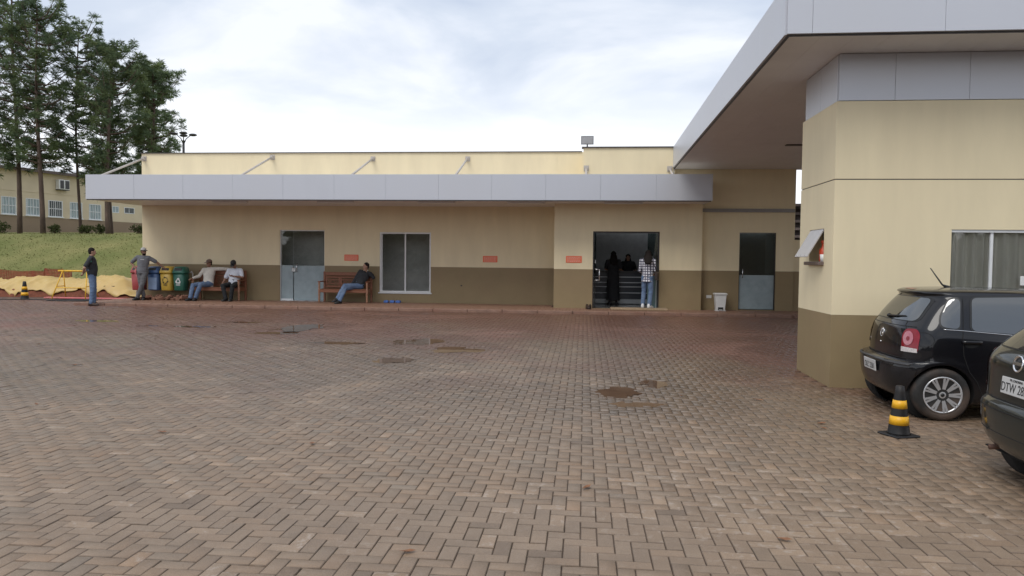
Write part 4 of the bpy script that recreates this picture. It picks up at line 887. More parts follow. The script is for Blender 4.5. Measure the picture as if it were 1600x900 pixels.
# ------------------------------------------------------------------ recycling bins
def recycle_arrows(m, cx, cz, r, y, ring=False):
    if ring:
        for k in range(3):
            a0 = k * 2.094 + 0.3; pts = [(cx + r * math.cos(a0 + q * 0.28), y, cz + r * math.sin(a0 + q * 0.28)) for q in range(6)]
            for p, q in zip(pts[:-1], pts[1:]): m.bar(p, q, 0.022, 0.004, (0, 1, 0))
            e = Vector(pts[-1]); dr = (e - Vector(pts[-2])).normalized(); pr = Vector((-dr.z, 0, dr.x))
            m.add([e + pr * 0.03, e - pr * 0.03, e + dr * 0.05, (e + pr * 0.03) + Vector((0, -0.004, 0)), (e - pr * 0.03) + Vector((0, -0.004, 0)), e + dr * 0.05 + Vector((0, -0.004, 0))], [(0, 1, 2), (5, 4, 3)])
    else:
        c = [Vector((cx + r * math.cos(math.pi / 2 + k * 2.094), y, cz + r * math.sin(math.pi / 2 + k * 2.094))) for k in range(3)]
        for k in range(3):
            p, q = c[k], c[(k + 1) % 3]; m.bar(p.lerp(q, 0.12), p.lerp(q, 0.70), 0.034, 0.004, (0, 1, 0))
            e = p.lerp(q, 0.66); dr = (q - p).normalized(); pr = Vector((-dr.z, 0, dr.x))
            m.add([e + pr * 0.04, e - pr * 0.04, e + dr * 0.07, e + pr * 0.04 + Vector((0, -0.004, 0)), e - pr * 0.04 + Vector((0, -0.004, 0)), e + dr * 0.07 + Vector((0, -0.004, 0))], [(0, 1, 2), (5, 4, 3)])
def bins():
    z0 = 0.2
    st = thing('bin_stand', 'bent grey pipe stand carrying the row of recycling bins', 'stand', (0, 0, z0))
    for x in (-14.8, -12.84):
        MB().tube([(x, 23.12, 0), (x, 23.12, 0.3), (x + (0.0), 23.12, 0.85), (x - 0.05, 23.12, 0.95)], 0.022, 8).build('post', M['strut'], st)
    MB().tube([(-14.8, 23.12, 0.9), (-12.84, 23.12, 0.9)], 0.02, 8).build('crossbar', M['strut'], st)
    MB().tube([(-14.8, 23.12, 0.35), (-12.84, 23.12, 0.35)], 0.02, 8).build('crossbar', M['strut'], st)
    for x, m_, kind, lb in ((-14.53, 'binred', None, 'red recycling bin half hidden behind the man in grey shirt'), (-13.97, 'binblue', 'fade', 'blue recycling bin between the red and the yellow one'), (-13.53, 'binyellow', 'ring', 'yellow recycling bin with black arrows under the resting hand'), (-13.09, 'bingreen', 'tri', 'green recycling bin with white arrows, nearest the bench')):
        t = thing('recycling_bin', lb, 'bin', (x, 22.85, z0 + 0.31), 0, 'recycling bins by the corner'); t.scale = (0.9, 0.9, 1)
        def ring(hw, y0, y1, z, c=0.05): return [(-hw + c, y0, z), (hw - c, y0, z), (hw, y0 + c, z), (hw, y1 - c, z), (hw - c, y1, z), (-hw + c, y1, z), (-hw, y1 - c, z), (-hw, y0 + c, z)]
        MB().loft([ring(0.185, -0.17, 0.19, 0), ring(0.19, -0.18, 0.2, 0.02), ring(0.215, -0.205, 0.21, 0.52), ring(0.2, -0.19, 0.2, 0.53), ring(0.2, -0.19, 0.2, 0.56)], 0, True).build('body', M[m_], t)
        lid = MB().loft([ring(0.235, -0.235, 0.22, 0.561), ring(0.235, -0.235, 0.22, 0.60), ring(0.222, -0.215, 0.215, 0.65), ring(0.2, -0.15, 0.2, 0.755), ring(0.15, -0.08, 0.16, 0.785, 0.06)], 0, True).build('lid', M[m_], t)
        MB().loft([[(-0.14, -0.216, 0.655), (0.14, -0.216, 0.655), (0.135, -0.168, 0.735), (-0.135, -0.168, 0.735)], [(-0.14, -0.19, 0.655), (0.14, -0.19, 0.655), (0.135, -0.14, 0.735), (-0.135, -0.14, 0.735)]], 0, False).build('slot', M['black'], lid)
        mk = MB()
        if kind == 'ring': recycle_arrows(mk, 0, 0.33, 0.095, -0.206, True); mk.box(-0.07, 0.07, -0.207, -0.2, 0.17, 0.195); mk.build('recycling_symbol', M['blackgloss'], t)
        elif kind == 'tri': recycle_arrows(mk, 0, 0.31, 0.11, -0.206); mk.box(-0.08, 0.08, -0.207, -0.2, 0.175, 0.2); mk.build('recycling_symbol', M['white'], t)
        elif kind == 'fade': MB().cbox(-0.16, 0.16, -0.206, -0.195, 0.03, 0.42, 0.004).build('faded_panel', M['bluefade'], t)
bins()
def rubble():
    m = MB(); r = random.Random(8)
    for k in range(46):
        x = r.uniform(-14.3, -12.75); y = r.uniform(22.5, 22.95); a = r.uniform(0, 3.14); hx, hy, hz = r.uniform(0.05, 0.11), r.uniform(0.04, 0.06), r.uniform(0.025, 0.05); z = 0.205 + hz + (r.random() < 0.4) * 0.07
        rot = Euler((r.uniform(-0.4, 0.4), r.uniform(-0.4, 0.4), a)).to_matrix(); vs = []
        for sz in (-1, 1):
            for sx, sy in ((-1, -1), (1, -1), (1, 1), (-1, 1)): vs.append(Vector((x, y, z)) + rot @ Vector((sx * hx * r.uniform(0.8, 1.1), sy * hy * r.uniform(0.8, 1.1), sz * hz)))
        m.add(vs, [(0, 3, 2, 1), (4, 5, 6, 7), (0, 1, 5, 4), (1, 2, 6, 5), (2, 3, 7, 6), (3, 0, 4, 7)])
    tag(m.build('rubble', M['rubble']), 'broken brick rubble under the recycling bins', 'rubble', kind='stuff')
rubble()

# ------------------------------------------------------------------ small things by the wall
def pedal_bin():
    t = thing('pedal_bin', 'white plastic pedal bin in the corner beside the right glass door', 'bin', (3.96, 21.95, 0.205))
    m = MB(); m.loft([[(-0.125, -0.12, 0.02), (0.125, -0.12, 0.02), (0.125, 0.13, 0.02), (-0.125, 0.13, 0.02)], [(-0.16, -0.15, 0.46), (0.16, -0.15, 0.46), (0.16, 0.16, 0.46), (-0.16, 0.16, 0.46)]], 0, False); m.build('body', M['white'], t, 0.015)
    MB().cbox(-0.185, 0.185, -0.175, 0.175, 0.461, 0.52, 0.02).build('lid', M['white'], t); MB().cbox(-0.145, 0.145, -0.14, 0.15, 0.0, 0.019, 0.004).build('base', M['white'], t)
    MB().box(-0.075, 0.075, -0.131, -0.12, 0.022, 0.11).build('pedal_recess', M['black'], t); MB().cbox(-0.05, 0.05, -0.19, -0.132, 0.025, 0.045, 0.005).build('pedal', M['white'], t)
pedal_bin()
o = MB().cbox(0.78, 2.42, 21.42, 21.97, 0.206, 0.262, 0.012).build('door_mat', M['mat']); tag(o, 'beige slab like door mat before the open entrance', 'mat')
def shoe_mesh(mb, c, L_, a, h=0.1):
    c = Vector(c); rot = Matrix.Rotation(a, 3, 'Z'); rings = []
    for q, w_, z in ((0, 0.028, 0.8), (0.12, 0.036, 1.0), (0.35, 0.034, 0.95), (0.6, 0.042, 0.6), (0.85, 0.042, 0.45), (1, 0.018, 0.3)):
        rings.append([c + rot @ Vector(p) for p in ((-w_, -L_ * q, 0), (w_, -L_ * q, 0), (w_ * 0.95, -L_ * q, h * z * 0.6), (w_ * 0.5, -L_ * q, h * z), (-w_ * 0.5, -L_ * q, h * z), (-w_ * 0.95, -L_ * q, h * z * 0.6))])
    mb.loft(rings, 0, True)
for i, (x, y, a, lb) in enumerate(((0.08, 21.75, 0.3, 'dark leather shoe standing nearer the wall, left of the open entrance'), (0.2, 21.7, -0.2, 'dark leather shoe against the door jamb of the open entrance'))):
    t = thing('shoe', lb, 'shoe', (x, y, 0.206), 0, 'pair of empty shoes by the entrance')
    m = MB(); shoe_mesh(m, (0, 0.13, 0.012), 0.27, a, 0.13); m.build('upper', M['leather'], t)
    m = MB(); m.add([], []); s = MB(); shoe_mesh(s, (0, 0.135, 0), 0.28, a, 0.016); s.build('sole', M['black'], t)
for i, x in enumerate((-6.32, -6.12, -5.93)):
    m = MB(); m.cbox(x - 0.075, x + 0.075, 23.05, 23.22, 0.206, 0.275, 0.015); m.box(x - 0.055, x + 0.055, 23.07, 23.2, 0.2755, 0.285); o = m.build('plastic_box', M['blueitem'])
    tag(o, ('small blue plastic box under the window, nearest the bench', 'small blue plastic box under the window, middle of the three', 'small blue plastic box under the window, farthest from the bench')[i], 'box', 'small blue boxes at the wall foot')
LEAVES = [(2.07, 8.95, 'largest dry leaf on the paving, before the gatehouse corner'), (1.2, 9.06, 'small dry leaf just right of the nearest brown puddle'), (2.43, 7.72, 'dry leaf on the paving left of the near traffic cone, farther of two'), (2.38, 7.5, 'dry leaf on the paving left of the near traffic cone, nearer of two'), (-5.94, 7.45, 'leaf at the left picture edge in the middle of the paving'),
 (-2.36, 6.22, 'leaf on dry paving left of centre, nearer than the puddles'), (-3.89, 6.44, 'leaf on the left half of the near paving, alone'), (-9.67, 12.19, 'leaf far left on the damp paving before the standing man'), (-7.48, 10.15, 'leaf on the left paving between the far puddles and the camera'), (0.04, 5.28, 'dry leaf in the near centre of the paving'),
 (-0.96, 3.98, 'nearest leaf, at the bottom edge of the picture'), (1.2, 4.43, 'leaf at the bottom right among the pale worn blocks'), (-11.2, 15.2, 'far leaf beside the leftmost puddle'), (-0.4, 16.8, 'far leaf on the reddish paving before the open entrance')]
for i, (x, y, lb) in enumerate(LEAVES):
    r = random.Random(i); m = MB(); L_, W_ = r.uniform(0.035, 0.06) * (1.5 if i == 0 else 1), r.uniform(0.015, 0.026); a = r.uniform(0, 6.28); pts = []
    for (u, v, z) in ((-1, 0, 0.01), (-0.4, 0.8, 0.012), (0.3, 0.9, 0.018), (1, 0, 0.02), (0.3, -0.9, 0.012), (-0.4, -0.8, 0.016), (0, 0, 0.006)): pts.append((L_ * u * math.cos(a) - W_ * v * math.sin(a), L_ * u * math.sin(a) + W_ * v * math.cos(a), z))
    m.add(pts, [(k, (k + 1) % 6, 6) for k in range(6)]); o = m.build('fallen_leaf', M['leaf']); o.location = (x, y, float(gz0(x, y)) + 0.002)
    tag(o, lb, 'leaf', 'fallen leaves on the paving')

def counter():
    t = thing('reception_counter', 'dark reception counter with pale horizontal strips inside the open entrance', 'counter', (0, 24.5, 0.2))
    MB().box(-0.4, 2.95, 0.02, 0.5, 0.17, 1.05).build('body', mat('counter_laminate', (0.05, 0.055, 0.065), 0.3, 0.1), t)
    MB().cbox(-0.45, 2.98, -0.1, 0.55, 1.051, 1.09, 0.008).build('counter_top', mat('counter_top_laminate', (0.12, 0.12, 0.12), 0.2), t)
    MB().box(-0.4, 2.95, 0.0, 0.5, 0.02, 0.165).build('plinth', M['white'], t)
    for z in (0.36, 0.56, 0.70, 0.88): MB().box(-0.4, 2.95, 0.008, 0.019, z, z + 0.03).build('strip', M['alu'], t)
counter()

# ------------------------------------------------------------------ people
SKIN = mat('skin_brown', (0.26, 0.135, 0.085), 0.5, 0.08, 12); SKINL = mat('skin_light_brown', (0.40, 0.23, 0.155), 0.5, 0.08, 12)
HAIR = mat('dark_hair', (0.016, 0.012, 0.010), 0.75, 0.25, 60, spec=0.2)
def cloth(name, c, **k): return mat(name, c, 0.85, 0.14, 9, bump=0.25, bscale=25, **k)
JEANS = cloth('blue_jeans', (0.115, 0.175, 0.29), dirt=(0.22, 0.28, 0.38), dscale=3, damt=0.5)
def plaid_mat():
    m = bpy.data.materials.new('plaid_shirt'); m.use_nodes = True; t = m.node_tree; b = t.nodes['Principled BSDF']; L = t.links.new
    tc = N(t, 'ShaderNodeTexCoord'); last = None
    for ax in ('X', 'Z'):
        wv = N(t, 'ShaderNodeTexWave'); wv.wave_type = 'BANDS'; wv.bands_direction = ax; wv.inputs['Scale'].default_value = 4.2; wv.inputs['Distortion'].default_value = 0.6; wv.inputs['Detail'].default_value = 0; L(tc.outputs['Object'], wv.inputs['Vector'])
        r = N(t, 'ShaderNodeMapRange'); L(wv.outputs['Fac'], r.inputs['Value']); r.inputs['From Min'].default_value = 0.70; r.inputs['From Max'].default_value = 0.80
        if last is None: last = r.outputs[0]
        else:
            a = N(t, 'ShaderNodeMath', operation='MAXIMUM'); L(last, a.inputs[0]); L(r.outputs[0], a.inputs[1]); last = a.outputs[0]
    mx = N(t, 'ShaderNodeMix'); mx.data_type = 'RGBA'; L(last, mx.inputs[0]); mx.inputs[6].default_value = (0.72, 0.72, 0.76, 1); mx.inputs[7].default_value = (0.06, 0.06, 0.10, 1); L(mx.outputs[2], b.inputs['Base Color']); b.inputs['Roughness'].default_value = 0.9
    return m
def ering(c, a, b, n=18): return [Vector(c) + Vector(a) * math.cos(2 * math.pi * k / n) + Vector(b) * math.sin(2 * math.pi * k / n) for k in range(n)]
def fuse(mb, name, m, parent, voxel, wrinkle=0.0, seed=0, smooth_it=4):
    """merge the overlapping shapes of mb into one continuous skin"""
    o = mb.build(name, m, parent)
    rm = o.modifiers.new('r', 'REMESH'); rm.mode = 'VOXEL'; rm.voxel_size = voxel; rm.use_smooth_shade = True
    sm_ = o.modifiers.new('s', 'SMOOTH'); sm_.iterations = smooth_it; sm_.factor = 0.5
    baked(o)
    if wrinkle:
        me = o.data; nv = len(me.vertices); co = np.empty(nv * 3); no = np.empty(nv * 3); me.vertices.foreach_get('co', co); me.vertices.foreach_get('normal', no); co = co.reshape(-1, 3); no = no.reshape(-1, 3)
        amp = np.array([mnoise.noise(Vector((q[0] * 9 + seed, q[1] * 9, q[2] * 20))) + 0.5 * mnoise.noise(Vector((q[0] * 21 + seed, q[1] * 21, q[2] * 21))) for q in co])
        co += no * (wrinkle * amp)[:, None]; me.vertices.foreach_set('co', co.reshape(-1))
    o.data.polygons.foreach_set('use_smooth', [True] * len(o.data.polygons)); o.data.materials.clear(); o.data.materials.append(m); o.data.polygons.foreach_set('material_index', [0] * len(o.data.polygons)); o.data.update()
    return o
def torso_rings(J, grow=0.0, lo=0, hi=5):
    """ellipses up the spine; J gives pelvis, chest, neck and the shoulder line"""
    pel, che, nk = Vector(J['pelvis']), Vector(J['chest']), Vector(J['neck']); sr = (Vector(J['sho_l']) - Vector(J['sho_r'])).normalized(); hr = (Vector(J['hip_l']) - Vector(J['hip_r'])).normalized(); k = J.get('build', 1.0)
    spec = [(pel + (pel - che).normalized() * 0.07, hr, 0.155 * k, 0.105 * k), (pel + (che - pel) * 0.05, hr, 0.170 * k, 0.118 * k), (pel.lerp(che, 0.45), (hr + sr).normalized(), 0.155 * k, 0.115 * k * J.get('belly', 1)), (che, sr, 0.178 * k, 0.122 * k), (che.lerp(nk, 0.55), sr, 0.172 * k, 0.100 * k), (che.lerp(nk, 0.86), sr, 0.105 * k, 0.072 * k)]
    out = []
    ax = (nk - pel).normalized()
    for c, r, a, b in spec[lo:hi + 1]:
        f = ax.cross(r).normalized(); out.append(ering(c, r * (a + grow), f * (b + grow)))
    return out
def limb(mb, pts, rs, n=12):
    pts = [Vector(p) for p in pts]; P, Q = [], []
    for i in range(len(pts) - 1):
        for s in range(5): f = s / 5; P.append(pts[i].lerp(pts[i + 1], f)); Q.append(rs[i] + (rs[i + 1] - rs[i]) * f)
    P.append(pts[-1]); Q.append(rs[-1]); mb.tube(P, Q, n)
    for p, r in zip(pts, rs): mb.ell(p, r, r, r, 10, 6)
def hand(mb, wr, el, curl, palm_n, s=1.0):
    wr, el = Vector(wr), Vector(el); d = (wr - el).normalized(); pn = Vector(palm_n); pn = (pn - d * pn.dot(d)).normalized(); sd = d.cross(pn)
    mb.loft([ering(wr + d * q * s, sd * a * s, pn * b * s, 10) for q, a, b in ((-0.02, 0.026, 0.020), (0.02, 0.034, 0.018), (0.06, 0.041, 0.017), (0.09, 0.038, 0.014))])
    for i, (off, L_) in enumerate(((-0.030, 0.066), (-0.010, 0.076), (0.010, 0.070), (0.029, 0.056))):
        p = wr + (d * 0.085 + sd * off) * s; c1 = curl * 0.6 + i * 0.06; a = d * math.cos(c1) + pn * math.sin(c1); p2 = p + a * L_ * 0.5 * s; c2 = c1 + curl; a2 = d * math.cos(c2) + pn * math.sin(c2)
        mb.tube([p - d * 0.01, p, p2, p2 + a2 * L_ * 0.5 * s], [0.0098 * s, 0.0098 * s, 0.009 * s, 0.0072 * s], 7)
    th = (d * 0.55 - sd * 0.7 + pn * 0.35).normalized(); p = wr + (d * 0.028 - sd * 0.024) * s; mb.tube([p, p + th * 0.035 * s, p + (th * 0.035 + (d * 0.8 - sd * 0.2 + pn * 0.4).normalized() * 0.032) * s], [0.0125 * s, 0.011 * s, 0.008 * s], 7)
def head_axes(J):
    f = Vector(J['look']).normalized(); u = Vector((0, 0, 1)); 
    if 'headup' in J: u = Vector(J['headup'])
    r = f.cross(u).normalized(); u = r.cross(f).normalized(); return f, r, u
def person(label, J, skin, shirt, trousers, shoes, hair='short', sleeve='short', cap=None, pos=(0, 0, 0), rz=0.0, dress=False, sc=1.0, voxel=0.0095, extra=None, shirt_tail=0.0):
    t = thing('person', label, 'person', pos, rz); t.scale = (sc, sc, sc)
    J = dict(J); hc = Vector(J['head']); f, r, u = head_axes(J); nk = Vector(J['neck'])
    b = MB()
    b.loft(torso_rings(J)); limb(b, [Vector(J['chest']).lerp(nk, 0.8), nk, hc - u * 0.06], [0.066, 0.056, 0.054])
    rot = Matrix((r, f, u)).transposed()
    b.ell(hc + u * 0.025 - f * 0.012, 0.074, 0.093, 0.098, 16, 11, 0, rot); b.ell(hc - u * 0.045 + f * 0.022, 0.056, 0.066, 0.070, 14, 9, 0, rot); b.ell(hc - u * 0.088 + f * 0.056, 0.030, 0.026, 0.022, 10, 7, 0, rot)
    b.loft([ering(hc + u * q + f * e, r * a, f * c, 8) for q, e, a, c in ((0.022, 0.078, 0.009, 0.008), (-0.012, 0.094, 0.012, 0.012), (-0.028, 0.092, 0.017, 0.014), (-0.034, 0.080, 0.012, 0.01))])
    b.ell(hc - u * 0.055 + f * 0.084, 0.024, 0.009, 0.007, 10, 6, 0, rot)
    for s in (-1, 1):
        b.ell(hc + r * s * 0.075 - u * 0.01 - f * 0.005, 0.010, 0.020, 0.030, 8, 7, 0, rot)
        b.ell(hc + r * s * 0.030 + u * 0.028 + f * 0.078, 0.020, 0.010, 0.007, 8, 6, 0, rot)
    for sd, s in (('r', -1), ('l', 1)):
        limb(b, [J['sho_' + sd], J['elb_' + sd], J['wri_' + sd]], [0.052, 0.041, 0.027])
        hand(b, J['wri_' + sd], J['elb_' + sd], J.get('curl_' + sd, 0.5), J.get('palm_' + sd, (0, -0.3, -1)))
        limb(b, [J['hip_' + sd], J['kne_' + sd], J['ank_' + sd]], [0.086, 0.056, 0.038])
        an = Vector(J['ank_' + sd]); td = Vector(J['toe_' + sd]); b.tube([an, an + td * 0.06 - Vector((0, 0, 0.035)), an + td * 0.16 - Vector((0, 0, 0.05))], [0.038, 0.034, 0.026], 10)
    body = fuse(b, 'body', skin, t, voxel)
    eye = mat('eye_dark', (0.02, 0.015, 0.012), 0.2) if 'eye_dark' not in bpy.data.materials else bpy.data.materials['eye_dark']
    for s in (-1, 1):
        e = MB(); e.ell(hc + r * s * 0.030 + u * 0.010 + f * 0.081, 0.011, 0.006, 0.006, 8, 6, 0, rot); e.build('eye', eye, t)
    # hair
    h = MB()
    if hair == 'short':
        h.ell(hc + u * 0.040 - f * 0.022, 0.081, 0.094, 0.094, 18, 11, 0, rot); h.ell(hc - u * 0.015 - f * 0.052, 0.068, 0.055, 0.062, 14, 9, 0, rot)
    else:
        h.ell(hc + u * 0.038 - f * 0.025, 0.088, 0.098, 0.099, 18, 11, 0, rot); h.ell(hc - u * 0.05 - f * 0.055, 0.085, 0.066, 0.12, 14, 9, 0, rot)
        h.loft([ering(hc - f * e + u * q, r * a, f * c, 14) for q, e, a, c in ((-0.02, 0.05, 0.098, 0.075), (-0.14, 0.08, 0.125, 0.07), (-0.26, 0.10, 0.125, 0.06), (-0.37, 0.11, 0.08, 0.035))])
    ho = fuse(h, 'hair', HAIR, t, 0.011, 0.005, 3, 2)
    if cap:
        c = MB(); c.loft([ering(hc + u * q - f * 0.014, r * a, f * d_, 18) for q, a, d_ in ((0.045, 0.087, 0.106), (0.075, 0.086, 0.103), (0.11, 0.070, 0.085), (0.135, 0.035, 0.045), (0.142, 0.01, 0.012))])
        co = c.build('cap', cap[0], t)
        v = MB(); v.loft([[hc + f * q + u * z + r * (x * w_) for x in (-1, -0.5, 0, 0.5, 1)] + [hc + f * q + u * (z - 0.008) + r * (x * w_) for x in (1, 0.5, 0, -0.5, -1)] for q, z, w_ in ((0.06, 0.052, 0.075), (0.12, 0.048, 0.068), (0.165, 0.036, 0.035))], 0, True); v.build('visor', cap[1], co)
    # clothes
    sh = MB(); tr = torso_rings(J, 0.014)
    if shirt_tail:
        pel, che = Vector(J['pelvis']), Vector(J['chest']); dn = (pel - che).normalized(); hr = (Vector(J['hip_l']) - Vector(J['hip_r'])).normalized(); fw = (-dn).cross(hr)
        tr = [ering(pel + dn * (0.07 + shirt_tail), hr * 0.192, fw * 0.142)] + tr
    sh.loft(tr); limb(sh, [Vector(J['chest']).lerp(nk, 0.72), nk - (nk - Vector(J['chest'])) * 0.06], [0.085, 0.066])
    for sd in ('r', 'l'):
        S, E_, W_ = Vector(J['sho_' + sd]), Vector(J['elb_' + sd]), Vector(J['wri_' + sd]); limb(sh, [Vector(J['chest']).lerp(nk, 0.6), S], [0.08, 0.068])
        if sleeve == 'short': limb(sh, [S, S.lerp(E_, 0.78)], [0.067, 0.066])
        else: limb(sh, [S, E_, E_.lerp(W_, 0.93)], [0.066, 0.056, 0.042])
    if dress:
        pel = Vector(J['pelvis']); sh.loft([ering(pel + Vector((0, 0, z)), (a, 0, 0), (0, c, 0)) for z, a, c in ((0.1, 0.165, 0.12), (0, 0.185, 0.14), (-0.2, 0.195, 0.15), (-0.5, 0.205, 0.165), (-0.8, 0.225, 0.18))])
    fuse(sh, 'dress' if dress else 'shirt', shirt, t, 0.0125, 0.007, J.get('seed', 1), 3)
    if not dress:
        tm = MB(); tm.loft(torso_rings(J, 0.010, 0, 2)[0:2] + [torso_rings(J, 0.008, 0, 2)[2]])
        for sd in ('r', 'l'):
            H, K_, A_ = Vector(J['hip_' + sd]), Vector(J['kne_' + sd]), Vector(J['ank_' + sd]); limb(tm, [H, K_, K_.lerp(A_, 0.97)], [0.100, 0.074, 0.062])
        fuse(tm, 'trousers', trousers, t, 0.0125, 0.009, J.get('seed', 1) + 5, 3)
    for sd in ('r', 'l'):
        an = Vector(J['ank_' + sd]); td = Vector(J['toe_' + sd]).normalized(); sdv = td.cross(Vector((0, 0, 1))); upv = sdv.cross(td); sm_ = MB(); o_ = an - Vector((0, 0, 0.0)); rings = []
        for q, w_, top, bot in ((-0.078, 0.030, 0.0, -0.076), (-0.062, 0.044, 0.05, -0.08), (0.0, 0.048, 0.05, -0.08), (0.06, 0.050, 0.015, -0.08), (0.13, 0.054, -0.015, -0.08), (0.185, 0.048, -0.028, -0.078), (0.215, 0.022, -0.045, -0.074)):
            c = o_ + td * q; rings.append([c + sdv * w_ + upv * bot, c + sdv * w_ * 0.95 + upv * (bot * 0.4 + top * 0.6), c + sdv * w_ * 0.5 + upv * top, c - sdv * w_ * 0.5 + upv * top, c - sdv * w_ * 0.95 + upv * (bot * 0.4 + top * 0.6), c - sdv * w_ + upv * bot])
        sm_.loft(rings); sm_.build('shoe', shoes, t)
    if extra: extra(t, J, (f, r, u, hc))
    return t
# poses: the figure faces -y, its own left is +x
STAND = dict(pelvis=(0, 0, 0.95), chest=(0, 0.01, 1.27), neck=(0, 0.02, 1.475), head=(0, -0.01, 1.605), look=(0, -1, 0), sho_l=(0.185, 0.01, 1.41), sho_r=(-0.185, 0.01, 1.41), elb_l=(0.24, 0.03, 1.12), elb_r=(-0.24, 0.03, 1.12), wri_l=(0.23, -0.06, 0.87), wri_r=(-0.23, -0.06, 0.87),
             hip_l=(0.088, 0, 0.92), hip_r=(-0.088, 0, 0.92), kne_l=(0.105, -0.02, 0.50), kne_r=(-0.105, -0.02, 0.50), ank_l=(0.11, 0.02, 0.085), ank_r=(-0.11, 0.02, 0.085), toe_l=(0.2, -1, 0), toe_r=(-0.2, -1, 0))
def pose(**k): d = dict(STAND); d.update(k); return d
WHITE_SHOE = mat('white_shoe', (0.7, 0.7, 0.7), 0.5); BROWN_SHOE = mat('dark_brown_shoe', (0.05, 0.028, 0.02), 0.45)
CHAR = cloth('charcoal_shirt', (0.028, 0.030, 0.034)); GREYS = cloth('grey_shirt', (0.17, 0.175, 0.19)); GREYT = cloth('grey_trousers', (0.13, 0.13, 0.135)); DARKT = cloth('dark_trousers', (0.018, 0.020, 0.022)); CREAMS = cloth('cream_shirt', (0.62, 0.57, 0.50)); WHITES = cloth('white_shirt', (0.66, 0.68, 0.74)); BLACKD = cloth('black_dress', (0.02, 0.02, 0.022))
def people():
    # man in dark shirt, hands clasped behind his back, looking away to the right
    J = pose(belly=1.22, build=1.05, wri_r=(-0.10, 0.22, 0.99), wri_l=(0.05, 0.23, 0.97), elb_r=(-0.29, 0.16, 1.13), elb_l=(0.29, 0.16, 1.13), palm_r=(0, 1, 0), palm_l=(0, 1, 0), look=(0.15, -1, 0.0), kne_l=(0.12, -0.03, 0.5), ank_l=(0.13, -0.02, 0.085), seed=2)
    def shirt_badge(t, J, ax):
        MB().ell((-0.245, 0.02, 1.32), 0.012, 0.05, 0.03, 10, 6).build('sleeve_badge', M['bingreen'], t)
    person('standing man in dark shirt and blue jeans, hands behind his back, by the yellow trestle', J, SKINL, CHAR, JEANS, BROWN_SHOE, pos=(-14.6, 20.62, 0.128), rz=R(118), sc=1.0, extra=shirt_badge)
    # man in grey leaning on the yellow bin
    J = pose(pelvis=(0.0, 0, 0.93), chest=(0.03, 0.0, 1.24), neck=(0.05, 0, 1.44), head=(0.06, -0.03, 1.565), look=(0.75, -0.65, -0.05), sho_l=(0.21, 0.0, 1.37), sho_r=(-0.15, 0.01, 1.39), elb_l=(0.42, 0.10, 1.22), wri_l=(0.61, 0.12, 1.07), elb_r=(-0.40, 0.10, 1.20), wri_r=(-0.21, 0.0, 1.02), palm_r=(1, 0, 0), palm_l=(0, 0, -1), curl_l=0.15,
             hip_l=(0.09, 0, 0.90), hip_r=(-0.085, 0, 0.90), kne_l=(0.03, -0.10, 0.49), kne_r=(-0.05, 0.0, 0.48), ank_l=(-0.13, -0.08, 0.09), ank_r=(0.02, 0.06, 0.085), toe_l=(-0.25, -1, 0), toe_r=(0.2, -1, 0), seed=4)
    def beard(t, J, ax):
        f, r, u, hc = ax; rot = Matrix((r, f, u)).transposed(); b = MB(); b.ell(hc - u * 0.075 + f * 0.035, 0.058, 0.058, 0.042, 12, 8, 0, rot); b.build('beard', HAIR, t)
        MB().cbox(0.0, 0.12, -0.15, -0.138, 1.30, 1.315, 0.003).build('shirt_print', M['white'], t)
        MB().ell((-0.17, -0.11, 0.92), 0.03, 0.02, 0.09, 8, 6).build('pocket_cloth', M['pink'], t)
    person('man in grey shirt and white cap, hand on hip, leaning on the yellow bin', J, SKIN, GREYS, GREYT, M['black'], cap=(mat('white_cap', (0.68, 0.66, 0.62), 0.7), M['black']), pos=(-14.17, 22.45, 0.2), rz=R(8), extra=beard)
    # seated figures: seat top at 0.43
    SIT = dict(pelvis=(0, 0.02, 0.53), chest=(0, 0.10, 0.86), neck=(0, 0.12, 1.06), head=(0, 0.08, 1.20), look=(0, -1, -0.05), sho_l=(0.185, 0.1, 0.99), sho_r=(-0.185, 0.1, 0.99), elb_l=(0.25, 0.06, 0.72), elb_r=(-0.25, 0.06, 0.72), wri_l=(0.14, -0.14, 0.62), wri_r=(-0.14, -0.14, 0.62),
               hip_l=(0.09, 0, 0.52), hip_r=(-0.09, 0, 0.52), kne_l=(0.14, -0.42, 0.50), kne_r=(-0.14, -0.42, 0.50), ank_l=(0.13, -0.45, 0.085), ank_r=(-0.13, -0.45, 0.085), toe_l=(0.2, -1, 0), toe_r=(-0.2, -1, 0))
    def sit(**k): d = dict(SIT); d.update(k); return d
    J = sit(look=(-0.35, -1, -0.1), headup=(0, 0.1, 1), sho_l=(0.19, 0.12, 1.02), elb_l=(0.46, 0.22, 1.02), wri_l=(0.70, 0.27, 1.02), palm_l=(0, 0, -1), elb_r=(-0.31, 0.03, 0.78), wri_r=(-0.42, -0.18, 0.715), palm_r=(0, 0, -1), curl_l=0.4, curl_r=0.3, kne_r=(-0.30, -0.38, 0.50), kne_l=(-0.02, -0.42, 0.52), ank_r=(-0.34, -0.48, 0.085), ank_l=(-0.20, -0.42, 0.085), seed=6)
    person('seated man in cream shirt and cap, one arm along the bench back', J, SKIN, CREAMS, JEANS, M['black'], sleeve='long', cap=(mat('faded_cap', (0.20, 0.13, 0.10), 0.8), mat('tan_visor', (0.34, 0.26, 0.19), 0.8)), pos=(-12.22, 22.93, 0.205), rz=0, shirt_tail=0.03)
